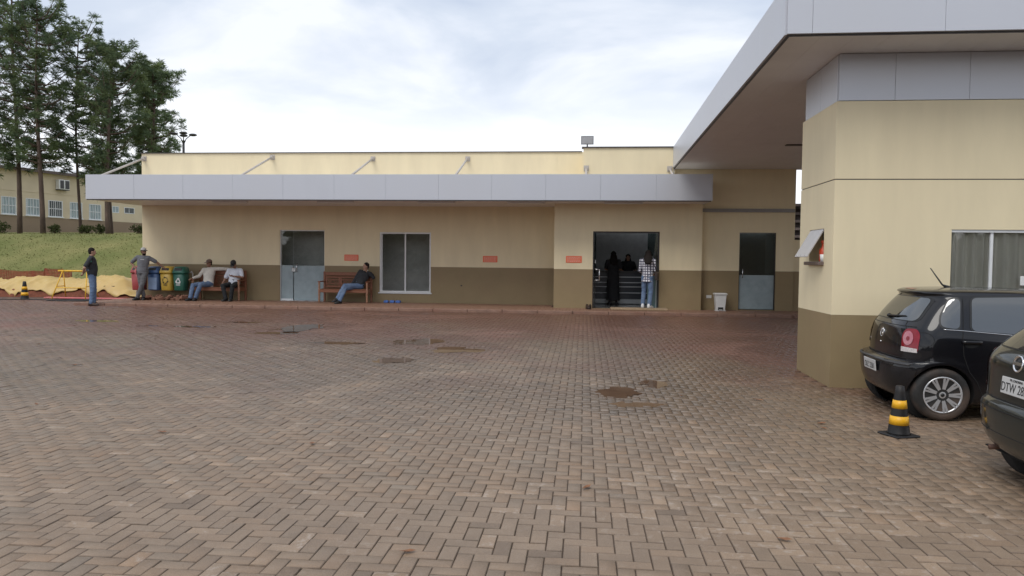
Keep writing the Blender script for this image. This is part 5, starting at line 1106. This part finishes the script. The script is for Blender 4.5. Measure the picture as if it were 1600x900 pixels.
    J = sit(belly=1.12, build=1.06, look=(0.1, -1, -0.75), headup=(0, -0.3, 1), head=(0.0, 0.0, 1.18), sho_l=(0.2, 0.08, 0.99), elb_l=(0.32, -0.05, 0.76), wri_l=(0.10, -0.24, 0.80), palm_l=(0, 0.6, 1), curl_l=0.9, sho_r=(-0.2, 0.08, 0.98), elb_r=(-0.30, 0.02, 0.70), wri_r=(-0.36, -0.12, 0.47), palm_r=(0, 0, -1), kne_r=(-0.16, -0.42, 0.50), kne_l=(0.17, -0.42, 0.50), ank_r=(-0.06, -0.42, 0.085), ank_l=(0.10, -0.40, 0.085), toe_r=(-0.1, -1, 0), seed=8)
    def phone(t, J, ax): MB().cbox(0.02, 0.09, -0.325, -0.315, 0.80, 0.93, 0.004).build('phone', M['blackgloss'], t)
    def watch(t, J, ax):
        MB().tube([(0.118, -0.225, 0.797), (0.132, -0.21, 0.795)], 0.036, 12).build('wristwatch', M['steel'], t)
    person('seated man in white shirt and dark cap, head bent over his hand', J, SKIN, WHITES, DARKT, M['black'], cap=(M['black'], M['blackgloss']), pos=(-11.34, 22.93, 0.205), rz=0, extra=watch)
    # man leaning back on the right bench, legs crossed to the left
    J = sit(pelvis=(-0.05, -0.02, 0.53), chest=(0.07, 0.08, 0.84), neck=(0.15, 0.12, 1.02), head=(0.16, 0.07, 1.16), look=(-0.8, -0.6, 0.0), sho_l=(0.31, 0.10, 0.92), sho_r=(-0.03, 0.08, 1.0), elb_l=(0.40, 0.10, 0.80), wri_l=(0.22, 0.0, 0.99), palm_l=(-1, 0, 0.2), elb_r=(-0.17, -0.0, 0.74), wri_r=(-0.24, -0.16, 0.58), hip_l=(0.03, -0.02, 0.52), hip_r=(-0.13, -0.03, 0.52),
            kne_l=(-0.38, -0.40, 0.55), kne_r=(-0.36, -0.42, 0.47), ank_l=(-0.52, -0.70, 0.15), ank_r=(-0.44, -0.72, 0.085), toe_l=(-0.6, -0.9, -0.15), toe_r=(-0.45, -1, 0), seed=10)
    def collar(t, J, ax):
        m = MB()
        for s in (-1, 1): m.ell((0.15 + 0.055 * s, 0.085, 1.02), 0.03, 0.045, 0.018, 8, 6)
        m.build('collar', M['white'], t)
    person('man in black sweater and jeans lounging on the right bench, legs stretched left', J, SKINL, CHAR, JEANS, M['black'], sleeve='long', pos=(-7.13, 22.98, 0.205), rz=0, extra=collar)
    # woman in plaid shirt on the mat, back to the yard
    J = pose(build=0.93, head=(0.0, -0.05, 1.59), look=(0.25, -1, -0.55), elb_r=(-0.22, -0.02, 1.14), wri_r=(-0.14, -0.2, 1.05), elb_l=(0.24, -0.02, 1.12), wri_l=(0.27, -0.26, 1.06), palm_l=(0, 0, 1), kne_l=(0.11, -0.05, 0.5), ank_l=(0.13, 0.0, 0.085), ank_r=(-0.08, 0.03, 0.085), seed=12)
    def bag(t, J, ax):
        b = MB(); b.cbox(-0.34, -0.26, -0.08, 0.18, 0.84, 1.08, 0.02); b.tube([(-0.30, 0.05, 1.07), (-0.22, 0.1, 1.3), (-0.14, 0.04, 1.45), (-0.2, -0.1, 1.3), (-0.30, -0.02, 1.07)], 0.012, 6); b.build('handbag', M['leather'], t)
    person('long haired woman in checked shirt and jeans with white shoes in the entrance', J, SKINL, plaid_mat(), JEANS, WHITE_SHOE, hair='long', sleeve='long', pos=(1.84, 21.75, 0.262), rz=R(160), sc=0.98, extra=bag, shirt_tail=0.10)
    J = pose(build=1.0, elb_r=(-0.24, -0.08, 1.16), wri_r=(-0.12, -0.3, 1.12), elb_l=(0.24, -0.08, 1.16), wri_l=(0.12, -0.3, 1.12), head=(0, -0.05, 1.60), look=(0.1, -1, -0.35), seed=14)
    person('person in long black clothes standing at the counter inside the entrance', J, SKINL, BLACKD, DARKT, M['black'], hair='long', dress=True, pos=(0.93, 23.85, 0.205), rz=R(178), sc=1.0)
    J = pose(seed=16, elb_l=(0.26, -0.1, 1.15), wri_l=(0.12, -0.32, 1.08), elb_r=(-0.26, -0.1, 1.15), wri_r=(-0.12, -0.32, 1.08))
    person('dim figure behind the reception counter, only head and shoulders showing', J, SKINL, CHAR, DARKT, M['black'], hair='long', pos=(1.5, 25.6, 0.205), rz=0, sc=0.96)
people()

# ------------------------------------------------------------------ cars
def car_paint(name, c):
    m = mat(name, c, 0.35, 0.03, 3, coat=0.8, spec=0.12, dirt=(0.06, 0.05, 0.04), dscale=1.4, damt=0.08); return m
CARGLASS = bpy.data.materials.new('car_glass'); CARGLASS.use_nodes = True
def _cg():
    b = CARGLASS.node_tree.nodes['Principled BSDF']; b.inputs['Base Color'].default_value = (0.02, 0.024, 0.025, 1); b.inputs['Roughness'].default_value = 0.03; b.inputs['IOR'].default_value = 2.3
_cg()
CM = {'rubber': mat('tyre_rubber', (0.018, 0.017, 0.016), 0.75, 0.2, 30, dirt=(0.13, 0.085, 0.06), dscale=3, damt=0.75), 'rim': mat('alloy_silver', (0.62, 0.62, 0.63), 0.32, 0.05, metal=0.6), 'dark': mat('wheel_well_black', (0.008, 0.008, 0.008), 0.9, 0.1), 'seal': mat('window_seal', (0.012, 0.012, 0.012), 0.45),
      'trim': mat('grey_bumper_trim', (0.05, 0.05, 0.052), 0.5), 'chrome': mat('chrome', (0.75, 0.75, 0.76), 0.12, 0.02, metal=1.0), 'tail': mat('red_tail_lens', (0.22, 0.004, 0.014), 0.12, 0.1), 'tailpink': mat('clear_pink_lens', (0.42, 0.12, 0.15), 0.08, 0.25, 40, coat=1), 'tailclear': mat('clear_lens', (0.60, 0.56, 0.55), 0.12, 0.2, 50, coat=1),
      'plate': mat('plate_grey', (0.55, 0.55, 0.54), 0.4, 0.04), 'ink': mat('plate_ink', (0.03, 0.03, 0.03), 0.5)}
def hatchback(name, label, P, paint, loc, rz, s, mats):
    t = thing(name, label, 'car', loc, rz); t.scale = (s, s, s)
    prof = P['prof']; dense = []
    for i in range(len(prof) - 1):
        for q in range(4):
            f = q / 4; a, b_ = Vector((*prof[i],)[:4]), Vector((*prof[i + 1],)[:4])
            p0 = Vector(prof[max(i - 1, 0)]); p3 = Vector(prof[min(i + 2, len(prof) - 1)])
            if prof[i][0] in P.get('crease', ()) : p0 = a
            if prof[i + 1][0] in P.get('crease', ()): p3 = b_
            v = 0.5 * ((2 * a) + (b_ - p0) * f + (2 * p0 - 5 * a + 4 * b_ - p3) * f * f + (3 * a - p0 - 3 * b_ + p3) * f ** 3)
            dense.append(tuple(v))
    dense.append(tuple(prof[-1]))
    rings = []; wz = P['wheel_z']; wr = P['arch_r']
    for (z, xr, xf, w_) in dense:
        Lr = min(P['Lr'], (xf - xr) * 0.45); Lf = min(0.75, (xf - xr) * 0.5); n_ = P['nr']; half = []
        for k in range(26):                                        # rear end, from centre line to the side
            y = w_ * math.sin(math.pi / 2 * k / 25); d = Lr * (1 - max(0, 1 - (y / w_) ** n_) ** (1 / n_)); half.append((xr + d, y))
        for k in range(1, 40): half.append((xr + Lr + (xf - Lf - xr - Lr) * k / 40, w_))
        for k in range(26):
            y = w_ * math.cos(math.pi / 2 * k / 25); d = Lf * (1 - max(0, 1 - (y / w_) ** 2.6) ** (1 / 2.6)); half.append((xf - d, y))
        ring = []
        for sgn, seq in ((-1, half), (1, list(reversed(half))[1:-1])):
            for x, y in seq:
                yy = y * (1 - 0.035 * ((x - 1.9) / 1.9) ** 2) if abs(y) > 0 else 0
                for wx in P['wheels']:
                    rr = math.hypot(x - wx, z - wz); yy += (0.014 * math.exp(-((rr - wr - 0.02) / 0.05) ** 2)) * (y / w_) ** 6 if w_ > 0.01 else 0
                ring.append((x, sgn * yy, z))
        rings.append(ring)
    b = MB(); b.loft(rings, 0, True); body = b.build('body', [paint, CM['dark']], t)
    cut = MB()
    for wx in P['wheels']:
        for sg in (-1, 1): cut.lathe([(wr, -0.9 * sg), (wr, -0.50 * sg)], 48, (wx, 0, wz), 0, False, 'y')
    co = cut.build('cutter', CM['dark'])
    co.matrix_world = body.matrix_world
    co.parent = t
    bo = body.modifiers.new('b', 'BOOLEAN'); bo.operation = 'DIFFERENCE'; bo.object = co; bo.solver = 'EXACT'; bo.material_mode = 'TRANSFER'
    bpy.context.view_layer.update(); baked(body); bpy.data.objects.remove(co)
    body.data.set_sharp_from_angle(angle=R(50)); body.data.polygons.foreach_set('use_smooth', [True] * len(body.data.polygons))
    me = body.data; bvh = BVHTree.FromPolygons([v.co.copy() for v in me.vertices], [tuple(p.vertices) for p in me.polygons])
    DIR = {'side': (Vector((0, 1, 0)), lambda u, v: Vector((u, -3, v))), 'rear': (Vector((1, 0, 0)), lambda u, v: Vector((-3, u, v))), 'corner': (Vector((1, 1, 0)).normalized(), lambda u, v: Vector((u * 0.7071 - 2.2, -u * 0.7071 - 2.2, v))), 'top': (Vector((0, 0, -1)), lambda u, v: Vector((u, v, 3)))}
    def hit(how, u, v, off):
        d, f = DIR[how]; p, n, i, ds = bvh.ray_cast(f(u, v), d)
        if p is None: p, n, i, ds = bvh.find_nearest(f(u, v) + d * 2.4)
        return p + n * off, n
    def patch(nm, poly, how, mt, off=0.003, th=0.006, grid=0.035, parent=None, rounded=0):
        pl = [Vector(p) for p in poly]
        if rounded:
            out = []
            for i, p in enumerate(pl):
                a, c = pl[i - 1], pl[(i + 1) % len(pl)]; ra = min(rounded, (a - p).length * 0.45); rc = min(rounded, (c - p).length * 0.45); q0 = p + (a - p).normalized() * ra; q1 = p + (c - p).normalized() * rc
                for k in range(6): f = k / 5; out.append(q0 * (1 - f) ** 2 + p * 2 * f * (1 - f) + q1 * f * f)
            pl = out
        bd = []
        for i in range(len(pl)):
            a, c = pl[i], pl[(i + 1) % len(pl)]; k = max(1, int((c - a).length / grid))
            for q in range(k): bd.append(a.lerp(c, q / k))
        us = [p.x for p in bd]; vs = [p.y for p in bd]; pts = [p.to_2d() for p in bd]; n = len(bd)
        def inside(x, y):
            c = False
            for i in range(n):
                a, b2 = bd[i], bd[i - 1]
                if (a.y > y) != (b2.y > y) and x < (b2.x - a.x) * (y - a.y) / (b2.y - a.y) + a.x: c = not c
            return c
        x = min(us) + grid * 0.5
        while x < max(us):
            y = min(vs) + grid * 0.5
            while y < max(vs):
                if inside(x, y) and min((Vector((x, y)) - p).length for p in pts) > grid * 0.4: pts.append(Vector((x, y)))
                y += grid
            x += grid
        vo, _e, fa, *_r = delaunay_2d_cdt(pts, [], [list(range(n))], 1, 1e-5)
        top, bot = [], []
        for p in vo:
            q, nr = hit(how, p.x, p.y, off); top.append(q); bot.append(q - nr * th)
        m = MB(); k = len(top); m.add(top + bot, [tuple(f) for f in fa] + [tuple(i + k for i in reversed(f)) for f in fa], 0, True)
        o = m.build(nm, mt, parent or t); return o
    def line(nm, pts, how, mt, r=0.004, off=0.0, parent=None):
        P3 = []
        for a, c in zip(pts[:-1], pts[1:]):
            a, c = Vector(a), Vector(c); k = max(1, int((c - a).length / 0.03))
            for q in range(k): p = a.lerp(c, q / k); P3.append(hit(how, p.x, p.y, off)[0])
        P3.append(hit(how, pts[-1][0], pts[-1][1], off)[0]); return MB().tube(P3, r, 6).build(nm, mt, parent or t)
    # wheels
    R_, rimr = P['tyre_r'], P['rim_r']
    for wx in P['wheels']:
        for sg in (-1, 1):
            yc = sg * (P['track']); wt = 0.19
            wh = bpy.data.objects.new('wheel', None); COL.objects.link(wh); wh.parent = t; wh.location = (wx, yc, wz); wh.rotation_euler = (0, 0, 0 if sg < 0 else math.pi)
            MB().lathe([(rimr + 0.002, -wt * 0.46), (rimr + 0.012, -wt * 0.5), (R_ - 0.03, -wt * 0.5), (R_ - 0.008, -wt * 0.42), (R_, -wt * 0.3), (R_, wt * 0.3), (R_ - 0.02, wt * 0.48), (rimr, wt * 0.5), (rimr - 0.01, wt * 0.3), (rimr - 0.01, -wt * 0.3)], 56, (0, 0, 0), 0, True, 'y').build('tyre', CM['rubber'], wh).rotation_euler = (0, 0, math.pi)
            rm = MB(); rm.lathe([(rimr + 0.001, 0.085), (rimr, 0.097), (rimr - 0.012, 0.098), (rimr - 0.022, 0.08), (rimr - 0.026, 0.0), (rimr - 0.02, -0.05), (rimr, -0.05)], 56, (0, 0, 0), 0, True, 'y')
            if P['spokes']:
                for k in range(9):
                    a = 2 * math.pi * k / 9
                    for da in (-0.15, 0.15):
                        c0 = Vector((0.05 * math.cos(a + da * 0.5), -0.075, 0.05 * math.sin(a + da * 0.5))); c1 = Vector(((rimr - 0.014) * math.cos(a + da * 0.62), -0.088, (rimr - 0.014) * math.sin(a + da * 0.62)))
                        rm.bar(c0, c1, 0.0225, 0.022, (0, 1, 0))
                rm.lathe([(0.002, 0.088), (0.035, 0.088), (0.062, 0.076), (0.062, 0.03)], 24, (0, 0, 0), 0, True, 'y')
            else: rm.lathe([(0.002, 0.075), (0.08, 0.08), (rimr - 0.05, 0.07), (rimr - 0.02, 0.085)], 40, (0, 0, 0), 0, True, 'y')
            ro = rm.build('rim', CM['rim'] if P['spokes'] else CM['trim'], wh)
            MB().lathe([(rimr - 0.03, -0.02), (0.01, -0.02), (0.01, -0.01), (rimr - 0.03, -0.01)], 40, (0, 0, 0), 0, False, 'y').build('brake_drum', CM['dark'], wh)
            m = MB()
            for k in range(5): m.lathe([(0.009, 0.06), (0.009, 0.082), (0.001, 0.084)], 8, (0.047 * math.cos(k * 1.257), 0, 0.047 * math.sin(k * 1.257)), 0, True, 'y')
            m.lathe([(0.022, 0.08), (0.022, 0.0895), (0.001, 0.091)], 16, (0, 0, 0), 0, True, 'y'); m.build('wheel_bolt', CM['seal'], wh)['kind'] = 'stuff'
            MB().lathe([(wr + 0.02, 0.02), (wr + 0.02, -0.3), (wr - 0.0, -0.3), (wr - 0.0, 0.015)], 48, (0, 0, 0), 0, True, 'y').build('wheel_arch_liner', CM['dark'], wh).location = (0, 0.07, 0)
    P['detail'](t, patch, line, hit, s)
    return t
def lettering(parent, text, size, mt, mtx, name='plate_lettering'):
    cv = bpy.data.curves.new(name, 'FONT'); cv.body = text; cv.size = size; cv.align_x = 'CENTER'; cv.align_y = 'CENTER'; cv.extrude = 0.0015
    o = bpy.data.objects.new(name, cv); COL.objects.link(o); dg = bpy.context.evaluated_depsgraph_get(); me = bpy.data.meshes.new_from_object(o.evaluated_get(dg)); bpy.data.objects.remove(o)
    me.materials.clear(); me.materials.append(mt); o = bpy.data.objects.new(name, me); COL.objects.link(o); o.parent = parent; o.matrix_local = mtx; return o
def rear_frame(p, n, lean=0.0):
    """frame lying on a rear surface: local x to the car's right seen from behind, local y up, local z outwards"""
    z = Vector((-1, 0, lean)).normalized(); x = Vector((0, -1, 0)); y = z.cross(x)
    return Matrix(((x.x, y.x, z.x, p.x), (x.y, y.y, z.y, p.y), (x.z, y.z, z.z, p.z), (0, 0, 0, 1)))
def plate(t, p, text, city, lean, yaw=0.0):
    m = rear_frame(p, None, lean) @ Matrix.Rotation(yaw, 4, 'Y')
    o = MB().cbox(-0.20, 0.20, -0.065, 0.065, 0, 0.008, 0.003).build('number_plate', CM['plate'], t); o.matrix_local = m
    lettering(o, text, 0.098, CM['ink'], Matrix.Translation((0, -0.014, 0.0085)) @ Matrix.Diagonal((0.86, 1, 1, 1)))
    if city: lettering(o, city, 0.026, CM['ink'], Matrix.Translation((0, 0.047, 0.0085)))
    f = MB(); frame(f, -0.20, 0.20, -0.065, 0.065, 0, 0, 0.005)
    return o
def hatch_detail_a(t, patch, line, hit, s):
    # side glass with black seals (near side), both built again on the far side by mirroring
    made = []
    _p, _l, _h = patch, line, hit; SX = -0.085
    def patch(nm, poly, how, *a, **k): return _p(nm, [(x + SX, z) for x, z in poly] if how == 'side' else poly, how, *a, **k)
    def line(nm, pts, how, *a, **k): return _l(nm, [(x + SX, z) for x, z in pts] if how == 'side' else pts, how, *a, **k)
    def hit(how, u, v, off): return _h(how, u + (SX if how == 'side' else 0), v, off)
    Q = [(0.575, 1.055), (0.59, 1.16), (0.70, 1.352), (0.808, 1.362), (0.765, 1.028), (0.65, 1.035)]
    D = [(0.885, 1.012), (0.925, 1.372), (1.62, 1.392), (1.80, 0.965), (1.5, 0.975)]
    Fq = [(1.90, 0.965), (1.70, 1.39), (2.05, 1.36), (2.62, 0.99)]
    def grow(p, g):
        c = Vector((sum(x for x, _ in p) / len(p), sum(z for _, z in p) / len(p))); return [tuple(Vector(q) + (Vector(q) - c).normalized() * g) for q in p]
    for nm, pl in (('rear_quarter_window', Q), ('rear_door_window', D), ('front_door_window', Fq)):
        o = patch(nm, grow(pl, 0.022), 'side', CM['seal'], 0.003, 0.006, 0.05, None, 0.07); made.append(o); g = patch('pane', pl, 'side', CARGLASS, 0.006, 0.004, 0.05, o, 0.06)
    made.append(line('belt_moulding', [(0.60, 1.02), (0.78, 1.012), (1.3, 0.975), (1.9, 0.945), (2.6, 0.965)], 'side', CM['chrome'], 0.0055, 0.002))
    made.append(line('door_gap', [(0.835, 1.37), (0.80, 1.02), (0.79, 0.93), (0.80, 0.74), (0.86, 0.56), (0.95, 0.44), (1.02, 0.28)], 'side', CM['dark'], 0.0045, 0.0))
    made.append(line('door_gap', [(1.66, 1.39), (1.85, 0.95), (1.86, 0.28)], 'side', CM['dark'], 0.0045, 0.0))
    made.append(line('hatch_gap', [(0.50, 1.385), (0.40, 1.20), (0.305, 1.04), (0.288, 0.93), (0.285, 0.74)], 'side', CM['dark'], 0.0045, 0.0))
    fl = patch('fuel_flap', [(0.412 + 0.085 * math.cos(a * 0.524), 0.897 + 0.075 * math.sin(a * 0.524)) for a in range(12)], 'side', BLACKPAINT, 0.001, 0.006, 0.05); made.append(fl)
    made.append(line('flap_gap', [(0.412 + 0.09 * math.cos(a * 0.262), 0.897 + 0.08 * math.sin(a * 0.262)) for a in range(25)], 'side', CM['dark'], 0.003, 0.0))
    p, n = hit('side', 0.88, 0.885, 0.0)
    h = MB(); h.loft([[p + Vector((dx, -0.028 * q, dz * 0.016 + 0.004)) for dz in (-1, 1) for q in ((0.3, 1) if dz < 0 else (1, 0.3))] for dx, q_ in ((-0.1, 0), (-0.06, 1), (0.06, 1), (0.1, 0))], 0, True); ho = h.build('door_handle', BLACKPAINT, t); made.append(ho)
    made.append(patch('handle_recess', [(0.80, 0.85), (0.82, 0.89), (0.95, 0.89), (0.96, 0.85), (0.90, 0.825), (0.84, 0.825)], 'side', CM['dark'], 0.0015, 0.004, 0.05, None, 0.03))
    made.append(line('side_trim', [(1.05, 0.60), (1.5, 0.59), (2.7, 0.58)], 'side', CM['trim'], 0.012, 0.0))
    made.append(line('bumper_edge', [(0.02, 0.62), (0.12, 0.625), (0.30, 0.62)], 'side', CM['trim'], 0.008, 0.002))
    for o in list(made):                                             # mirror onto the other flank
        def mirror(o, par):
            me = o.data.copy(); me.transform(Matrix.Scale(-1, 4, (0, 1, 0))); me.flip_normals(); c = bpy.data.objects.new(o.name.split('.')[0], me); COL.objects.link(c); c.parent = par
            for k in o.children: mirror(k, c)
        mirror(o, t)
    # rear: screen, wiper, hatch joint, bumper ledge and strip
    G = [(-0.60, 1.09), (-0.53, 1.352), (0.53, 1.352), (0.60, 1.09)]
    sc_ = patch('rear_screen', grow(G, 0.03), 'rear', CM['seal'], 0.003, 0.006, 0.05, None, 0.08); patch('pane', G, 'rear', CARGLASS, 0.006, 0.004, 0.05, sc_, 0.08)
    a, _ = hit('rear', -0.02, 1.11, 0.02); b, _ = hit('rear', -0.40, 1.135, 0.014)
    wv = MB(); wv.tube([a, a.lerp(b, 0.5) + Vector((-0.015, 0, 0)), b], [0.016, 0.011, 0.007], 8); wv.ell(a, 0.03, 0.035, 0.025, 10, 6); wv.build('wiper', CM['seal'], t)
    line('hatch_gap', [(-0.64, 1.03), (0.64, 1.03)], 'rear', CM['dark'], 0.0045, 0.0)
    line('hatch_gap', [(-0.60, 0.665), (0.60, 0.665)], 'rear', CM['dark'], 0.006, 0.0)
    line('bumper_strip', [(-0.74, 0.608), (-0.5, 0.612), (0, 0.615), (0.5, 0.612), (0.74, 0.608)], 'rear', CM['trim'], 0.014, 0.002)
    # lamps: on the corner, with a round clear lens and a pale reversing strip below
    for sg in (-1, 1):
        made = []
        tl = patch('tail_light', [(0.50, 0.745), (0.485, 0.93), (0.53, 1.005), (0.67, 1.01), (0.715, 0.95), (0.705, 0.745)], 'corner', CM['tail'], 0.006, 0.010, 0.03, None, 0.04)
        patch('round_lens', [(0.578 + 0.066 * math.cos(k * 0.393), 0.90 + 0.080 * math.sin(k * 0.393)) for k in range(16)], 'corner', CM['tailpink'], 0.012, 0.008, 0.03, tl); patch('round_lens', [(0.580 + 0.022 * math.cos(k * 0.524), 0.895 + 0.026 * math.sin(k * 0.524)) for k in range(12)], 'corner', CM['tail'], 0.016, 0.006, 0.03, tl)
        patch('clear_strip', [(0.495, 0.745), (0.495, 0.80), (0.698, 0.79), (0.698, 0.745)], 'corner', CM['tailclear'], 0.011, 0.006, 0.03, tl)
        if sg > 0:
            for o in [tl] + list(tl.children): o.data = o.data.copy(); o.data.transform(Matrix.Scale(-1, 4, (0, 1, 0))); o.data.flip_normals()
    p, n = hit('rear', 0, 0.915, 0.0); m = MB(); m.lathe([(0.046, 0), (0.052, 0.008), (0.056, 0.008), (0.058, 0)], 28, (0, 0, 0)); m.bar((-0.028, 0.036, 0.006), (0, -0.004, 0.006), 0.009, 0.006); m.bar((0.028, 0.036, 0.006), (0, -0.004, 0.006), 0.009, 0.006)
    m.bar((-0.046, 0.012, 0.006), (-0.02, -0.042, 0.006), 0.009, 0.006); m.bar((0.046, 0.012, 0.006), (0.02, -0.042, 0.006), 0.009, 0.006); m.bar((-0.02, -0.042, 0.006), (0, -0.004, 0.006), 0.009, 0.006); m.bar((0.02, -0.042, 0.006), (0, -0.004, 0.006), 0.009, 0.006)
    e = m.build('emblem', CM['chrome'], t); e.matrix_local = rear_frame(p, n, 0.12)
    p, n = hit('rear', -0.07, 0.53, 0.012); plate(t, p + Vector((-0.004, 0, 0)), 'DIZ 2281', '', -0.1)
    p, n = hit('rear', 0.0, 0.80, 0.002); m = MB(); m.ell((p.x, 0, p.z), 0.008, 0.02, 0.012, 8, 6); m.build('hatch_lock', CM['chrome'], t)
    lettering(t, '1.6', 0.045, CM['chrome'], rear_frame(hit('rear', 0.42, 0.80, 0.002)[0], None, 0.05), 'model_badge')
    # spoiler lamp, aerial, roof rail lines, exhaust
    patch('brake_lamp', [(0.42, -0.13), (0.42, 0.13), (0.47, 0.13), (0.47, -0.13)], 'top', CM['tail'], 0.004, 0.006, 0.03)
    MB().tube([(0.88, 0, 1.46), (0.85, 0, 1.475), (0.80, 0, 1.50), (0.66, 0, 1.70)], [0.028, 0.02, 0.010, 0.006], 8).build('aerial', CM['seal'], t)
    MB().box(0.3, 3.6, -0.7, 0.7, 0.175, 0.185).build('underside', CM['dark'], t)
def hatch_detail_b(t, patch, line, hit, s):
    G = [(-0.62, 1.08), (-0.52, 1.36), (0.52, 1.36), (0.62, 1.08)]
    def grow(p, g):
        c = Vector((sum(x for x, _ in p) / len(p), sum(z for _, z in p) / len(p))); return [tuple(Vector(q) + (Vector(q) - c).normalized() * g) for q in p]
    sc_ = patch('rear_screen', grow(G, 0.03), 'rear', CM['seal'], 0.003, 0.006, 0.05, None, 0.12); patch('pane', G, 'rear', CARGLASS, 0.006, 0.004, 0.05, sc_, 0.12)
    line('hatch_gap', [(-0.69, 0.70), (-0.66, 1.0), (-0.62, 1.2), (-0.55, 1.40)], 'rear', CM['dark'], 0.005, 0.0); line('hatch_gap', [(0.69, 0.70), (0.66, 1.0), (0.62, 1.2), (0.55, 1.40)], 'rear', CM['dark'], 0.005, 0.0)
    line('hatch_gap', [(-0.69, 0.675), (0.69, 0.675)], 'rear', CM['dark'], 0.006, 0.0)
    for sg in (-1, 1):
        tl = patch('tail_light', [(0.60, 0.72), (0.62, 0.98), (0.66, 1.08), (0.74, 1.04), (0.80, 0.85), (0.80, 0.72)], 'corner', CM['tail'], 0.006, 0.012, 0.03, None, 0.03)
        patch('clear_strip', [(0.61, 0.725), (0.61, 0.765), (0.79, 0.765), (0.79, 0.725)], 'corner', CM['tailpink'], 0.010, 0.006, 0.03, tl)
        if sg > 0:
            for o in [tl] + list(tl.children): o.data = o.data.copy(); o.data.transform(Matrix.Scale(-1, 4, (0, 1, 0))); o.data.flip_normals()
    D = [(0.86, 1.06), (1.0, 1.37), (1.65, 1.40), (1.78, 1.0)]; F2 = [(1.88, 1.0), (1.74, 1.40), (2.05, 1.38), (2.62, 1.0)]
    for nm, pl in (('rear_door_window', D), ('front_door_window', F2)):
        o = patch(nm, grow(pl, 0.022), 'side', CM['seal'], 0.003, 0.006, 0.05, None, 0.07); patch('pane', pl, 'side', CARGLASS, 0.006, 0.004, 0.05, o, 0.06)
    p, n = hit('rear', 0, 0.985, 0.0); m = MB(); m.lathe([(0.050, 0), (0.054, 0.010), (0.064, 0.010), (0.068, 0)], 32, (0, 0, 0)); m.bar((-0.058, 0, 0.008), (0.058, 0, 0.008), 0.026, 0.010, (0, 0, 1)); e = m.build('emblem', CM['chrome'], t); e.matrix_local = rear_frame(p, n, 0.18)
    d = MB().lathe([(0.001, 0.004), (0.05, 0.004), (0.05, 0)], 24, (0, 0, 0)).build('emblem_disc', CM['seal'], e)
    p, n = hit('rear', -0.02, 0.805, 0.010); plate(t, p, 'DTW 2855', 'PR LONDRINA', 0.10)
    line('bumper_groove', [(-0.78, 0.60), (0.78, 0.60)], 'rear', CM['dark'], 0.005, 0.0)
    line('bumper_groove', [(-0.74, 0.42), (0.74, 0.42)], 'rear', CM['dark'], 0.004, 0.0)
    MB().tube([(0.34, 0.42, 0.26), (0.20, 0.42, 0.25)], 0.022, 10).build('exhaust_pipe', mat('rusty_pipe', (0.12, 0.06, 0.04), 0.7), t)
    line('wiper', [(0.02, 1.10), (-0.36, 1.12)], 'rear', CM['seal'], 0.010, 0.014)
    MB().box(0.3, 3.4, -0.68, 0.68, 0.205, 0.215).build('underside', CM['dark'], t)
BLACKPAINT = car_paint('black_car_paint', (0.005, 0.005, 0.007)); GREENPAINT = car_paint('dark_green_grey_paint', (0.014, 0.018, 0.015))
PA = dict(prof=[(0.17, 0.30, 3.70, 0.70), (0.20, 0.16, 3.78, 0.75), (0.27, 0.06, 3.85, 0.785), (0.36, 0.02, 3.88, 0.805), (0.48, 0.0, 3.89, 0.815), (0.58, 0.0, 3.89, 0.822), (0.632, 0.02, 3.87, 0.824), (0.648, 0.06, 3.86, 0.824), (0.658, 0.115, 3.85, 0.824), (0.70, 0.118, 3.80, 0.826), (0.80, 0.12, 3.66, 0.824), (0.90, 0.135, 3.35, 0.815), (0.97, 0.15, 2.98, 0.802), (1.02, 0.165, 2.82, 0.788), (1.08, 0.20, 2.70, 0.768), (1.18, 0.265, 2.52, 0.735), (1.28, 0.34, 2.34, 0.700), (1.36, 0.41, 2.18, 0.668), (1.395, 0.405, 2.10, 0.652), (1.41, 0.385, 2.04, 0.64), (1.43, 0.39, 1.95, 0.615), (1.45, 0.45, 1.82, 0.56), (1.465, 0.60, 1.66, 0.45), (1.472, 0.80, 1.5, 0.28), (1.474, 0.95, 1.35, 0.10)],
          crease=(0.632, 0.658, 1.395, 1.41), Lr=0.42, nr=2.9, wheels=(0.51, 2.97), wheel_z=0.292, arch_r=0.335, tyre_r=0.295, rim_r=0.205, track=0.725, spokes=True, detail=hatch_detail_a)
PB = dict(prof=[(0.20, 0.38, 3.5, 0.68), (0.24, 0.25, 3.55, 0.74), (0.32, 0.165, 3.6, 0.78), (0.42, 0.13, 3.65, 0.80), (0.54, 0.12, 3.66, 0.81), (0.60, 0.122, 3.65, 0.815), (0.638, 0.135, 3.64, 0.815), (0.652, 0.15, 3.62, 0.812), (0.665, 0.165, 3.6, 0.81), (0.76, 0.168, 3.5, 0.812), (0.86, 0.168, 3.3, 0.808), (0.96, 0.17, 3.0, 0.795), (1.03, 0.205, 2.8, 0.78), (1.10, 0.275, 2.65, 0.758), (1.20, 0.39, 2.45, 0.725), (1.30, 0.51, 2.25, 0.69), (1.38, 0.61, 2.1, 0.655), (1.42, 0.67, 2.0, 0.62), (1.45, 0.76, 1.85, 0.55), (1.47, 0.90, 1.68, 0.43), (1.478, 1.1, 1.5, 0.2)],
          crease=(0.638, 0.665), Lr=0.40, nr=2.6, wheels=(0.74, 3.0), wheel_z=0.285, arch_r=0.33, tyre_r=0.288, rim_r=0.185, track=0.715, spokes=False, detail=hatch_detail_b)
hatchback('parked_car', 'black hatchback parked against the gatehouse, its round tail light showing', PA, BLACKPAINT, (3.305, 8.84, 0), R(-2.5), 0.94, None)
hatchback('parked_car', 'dark greenish grey hatchback cut by the right picture edge, plate on its tailgate', PB, GREENPAINT, (2.94, 5.58, 0), R(-1), 0.95, None)
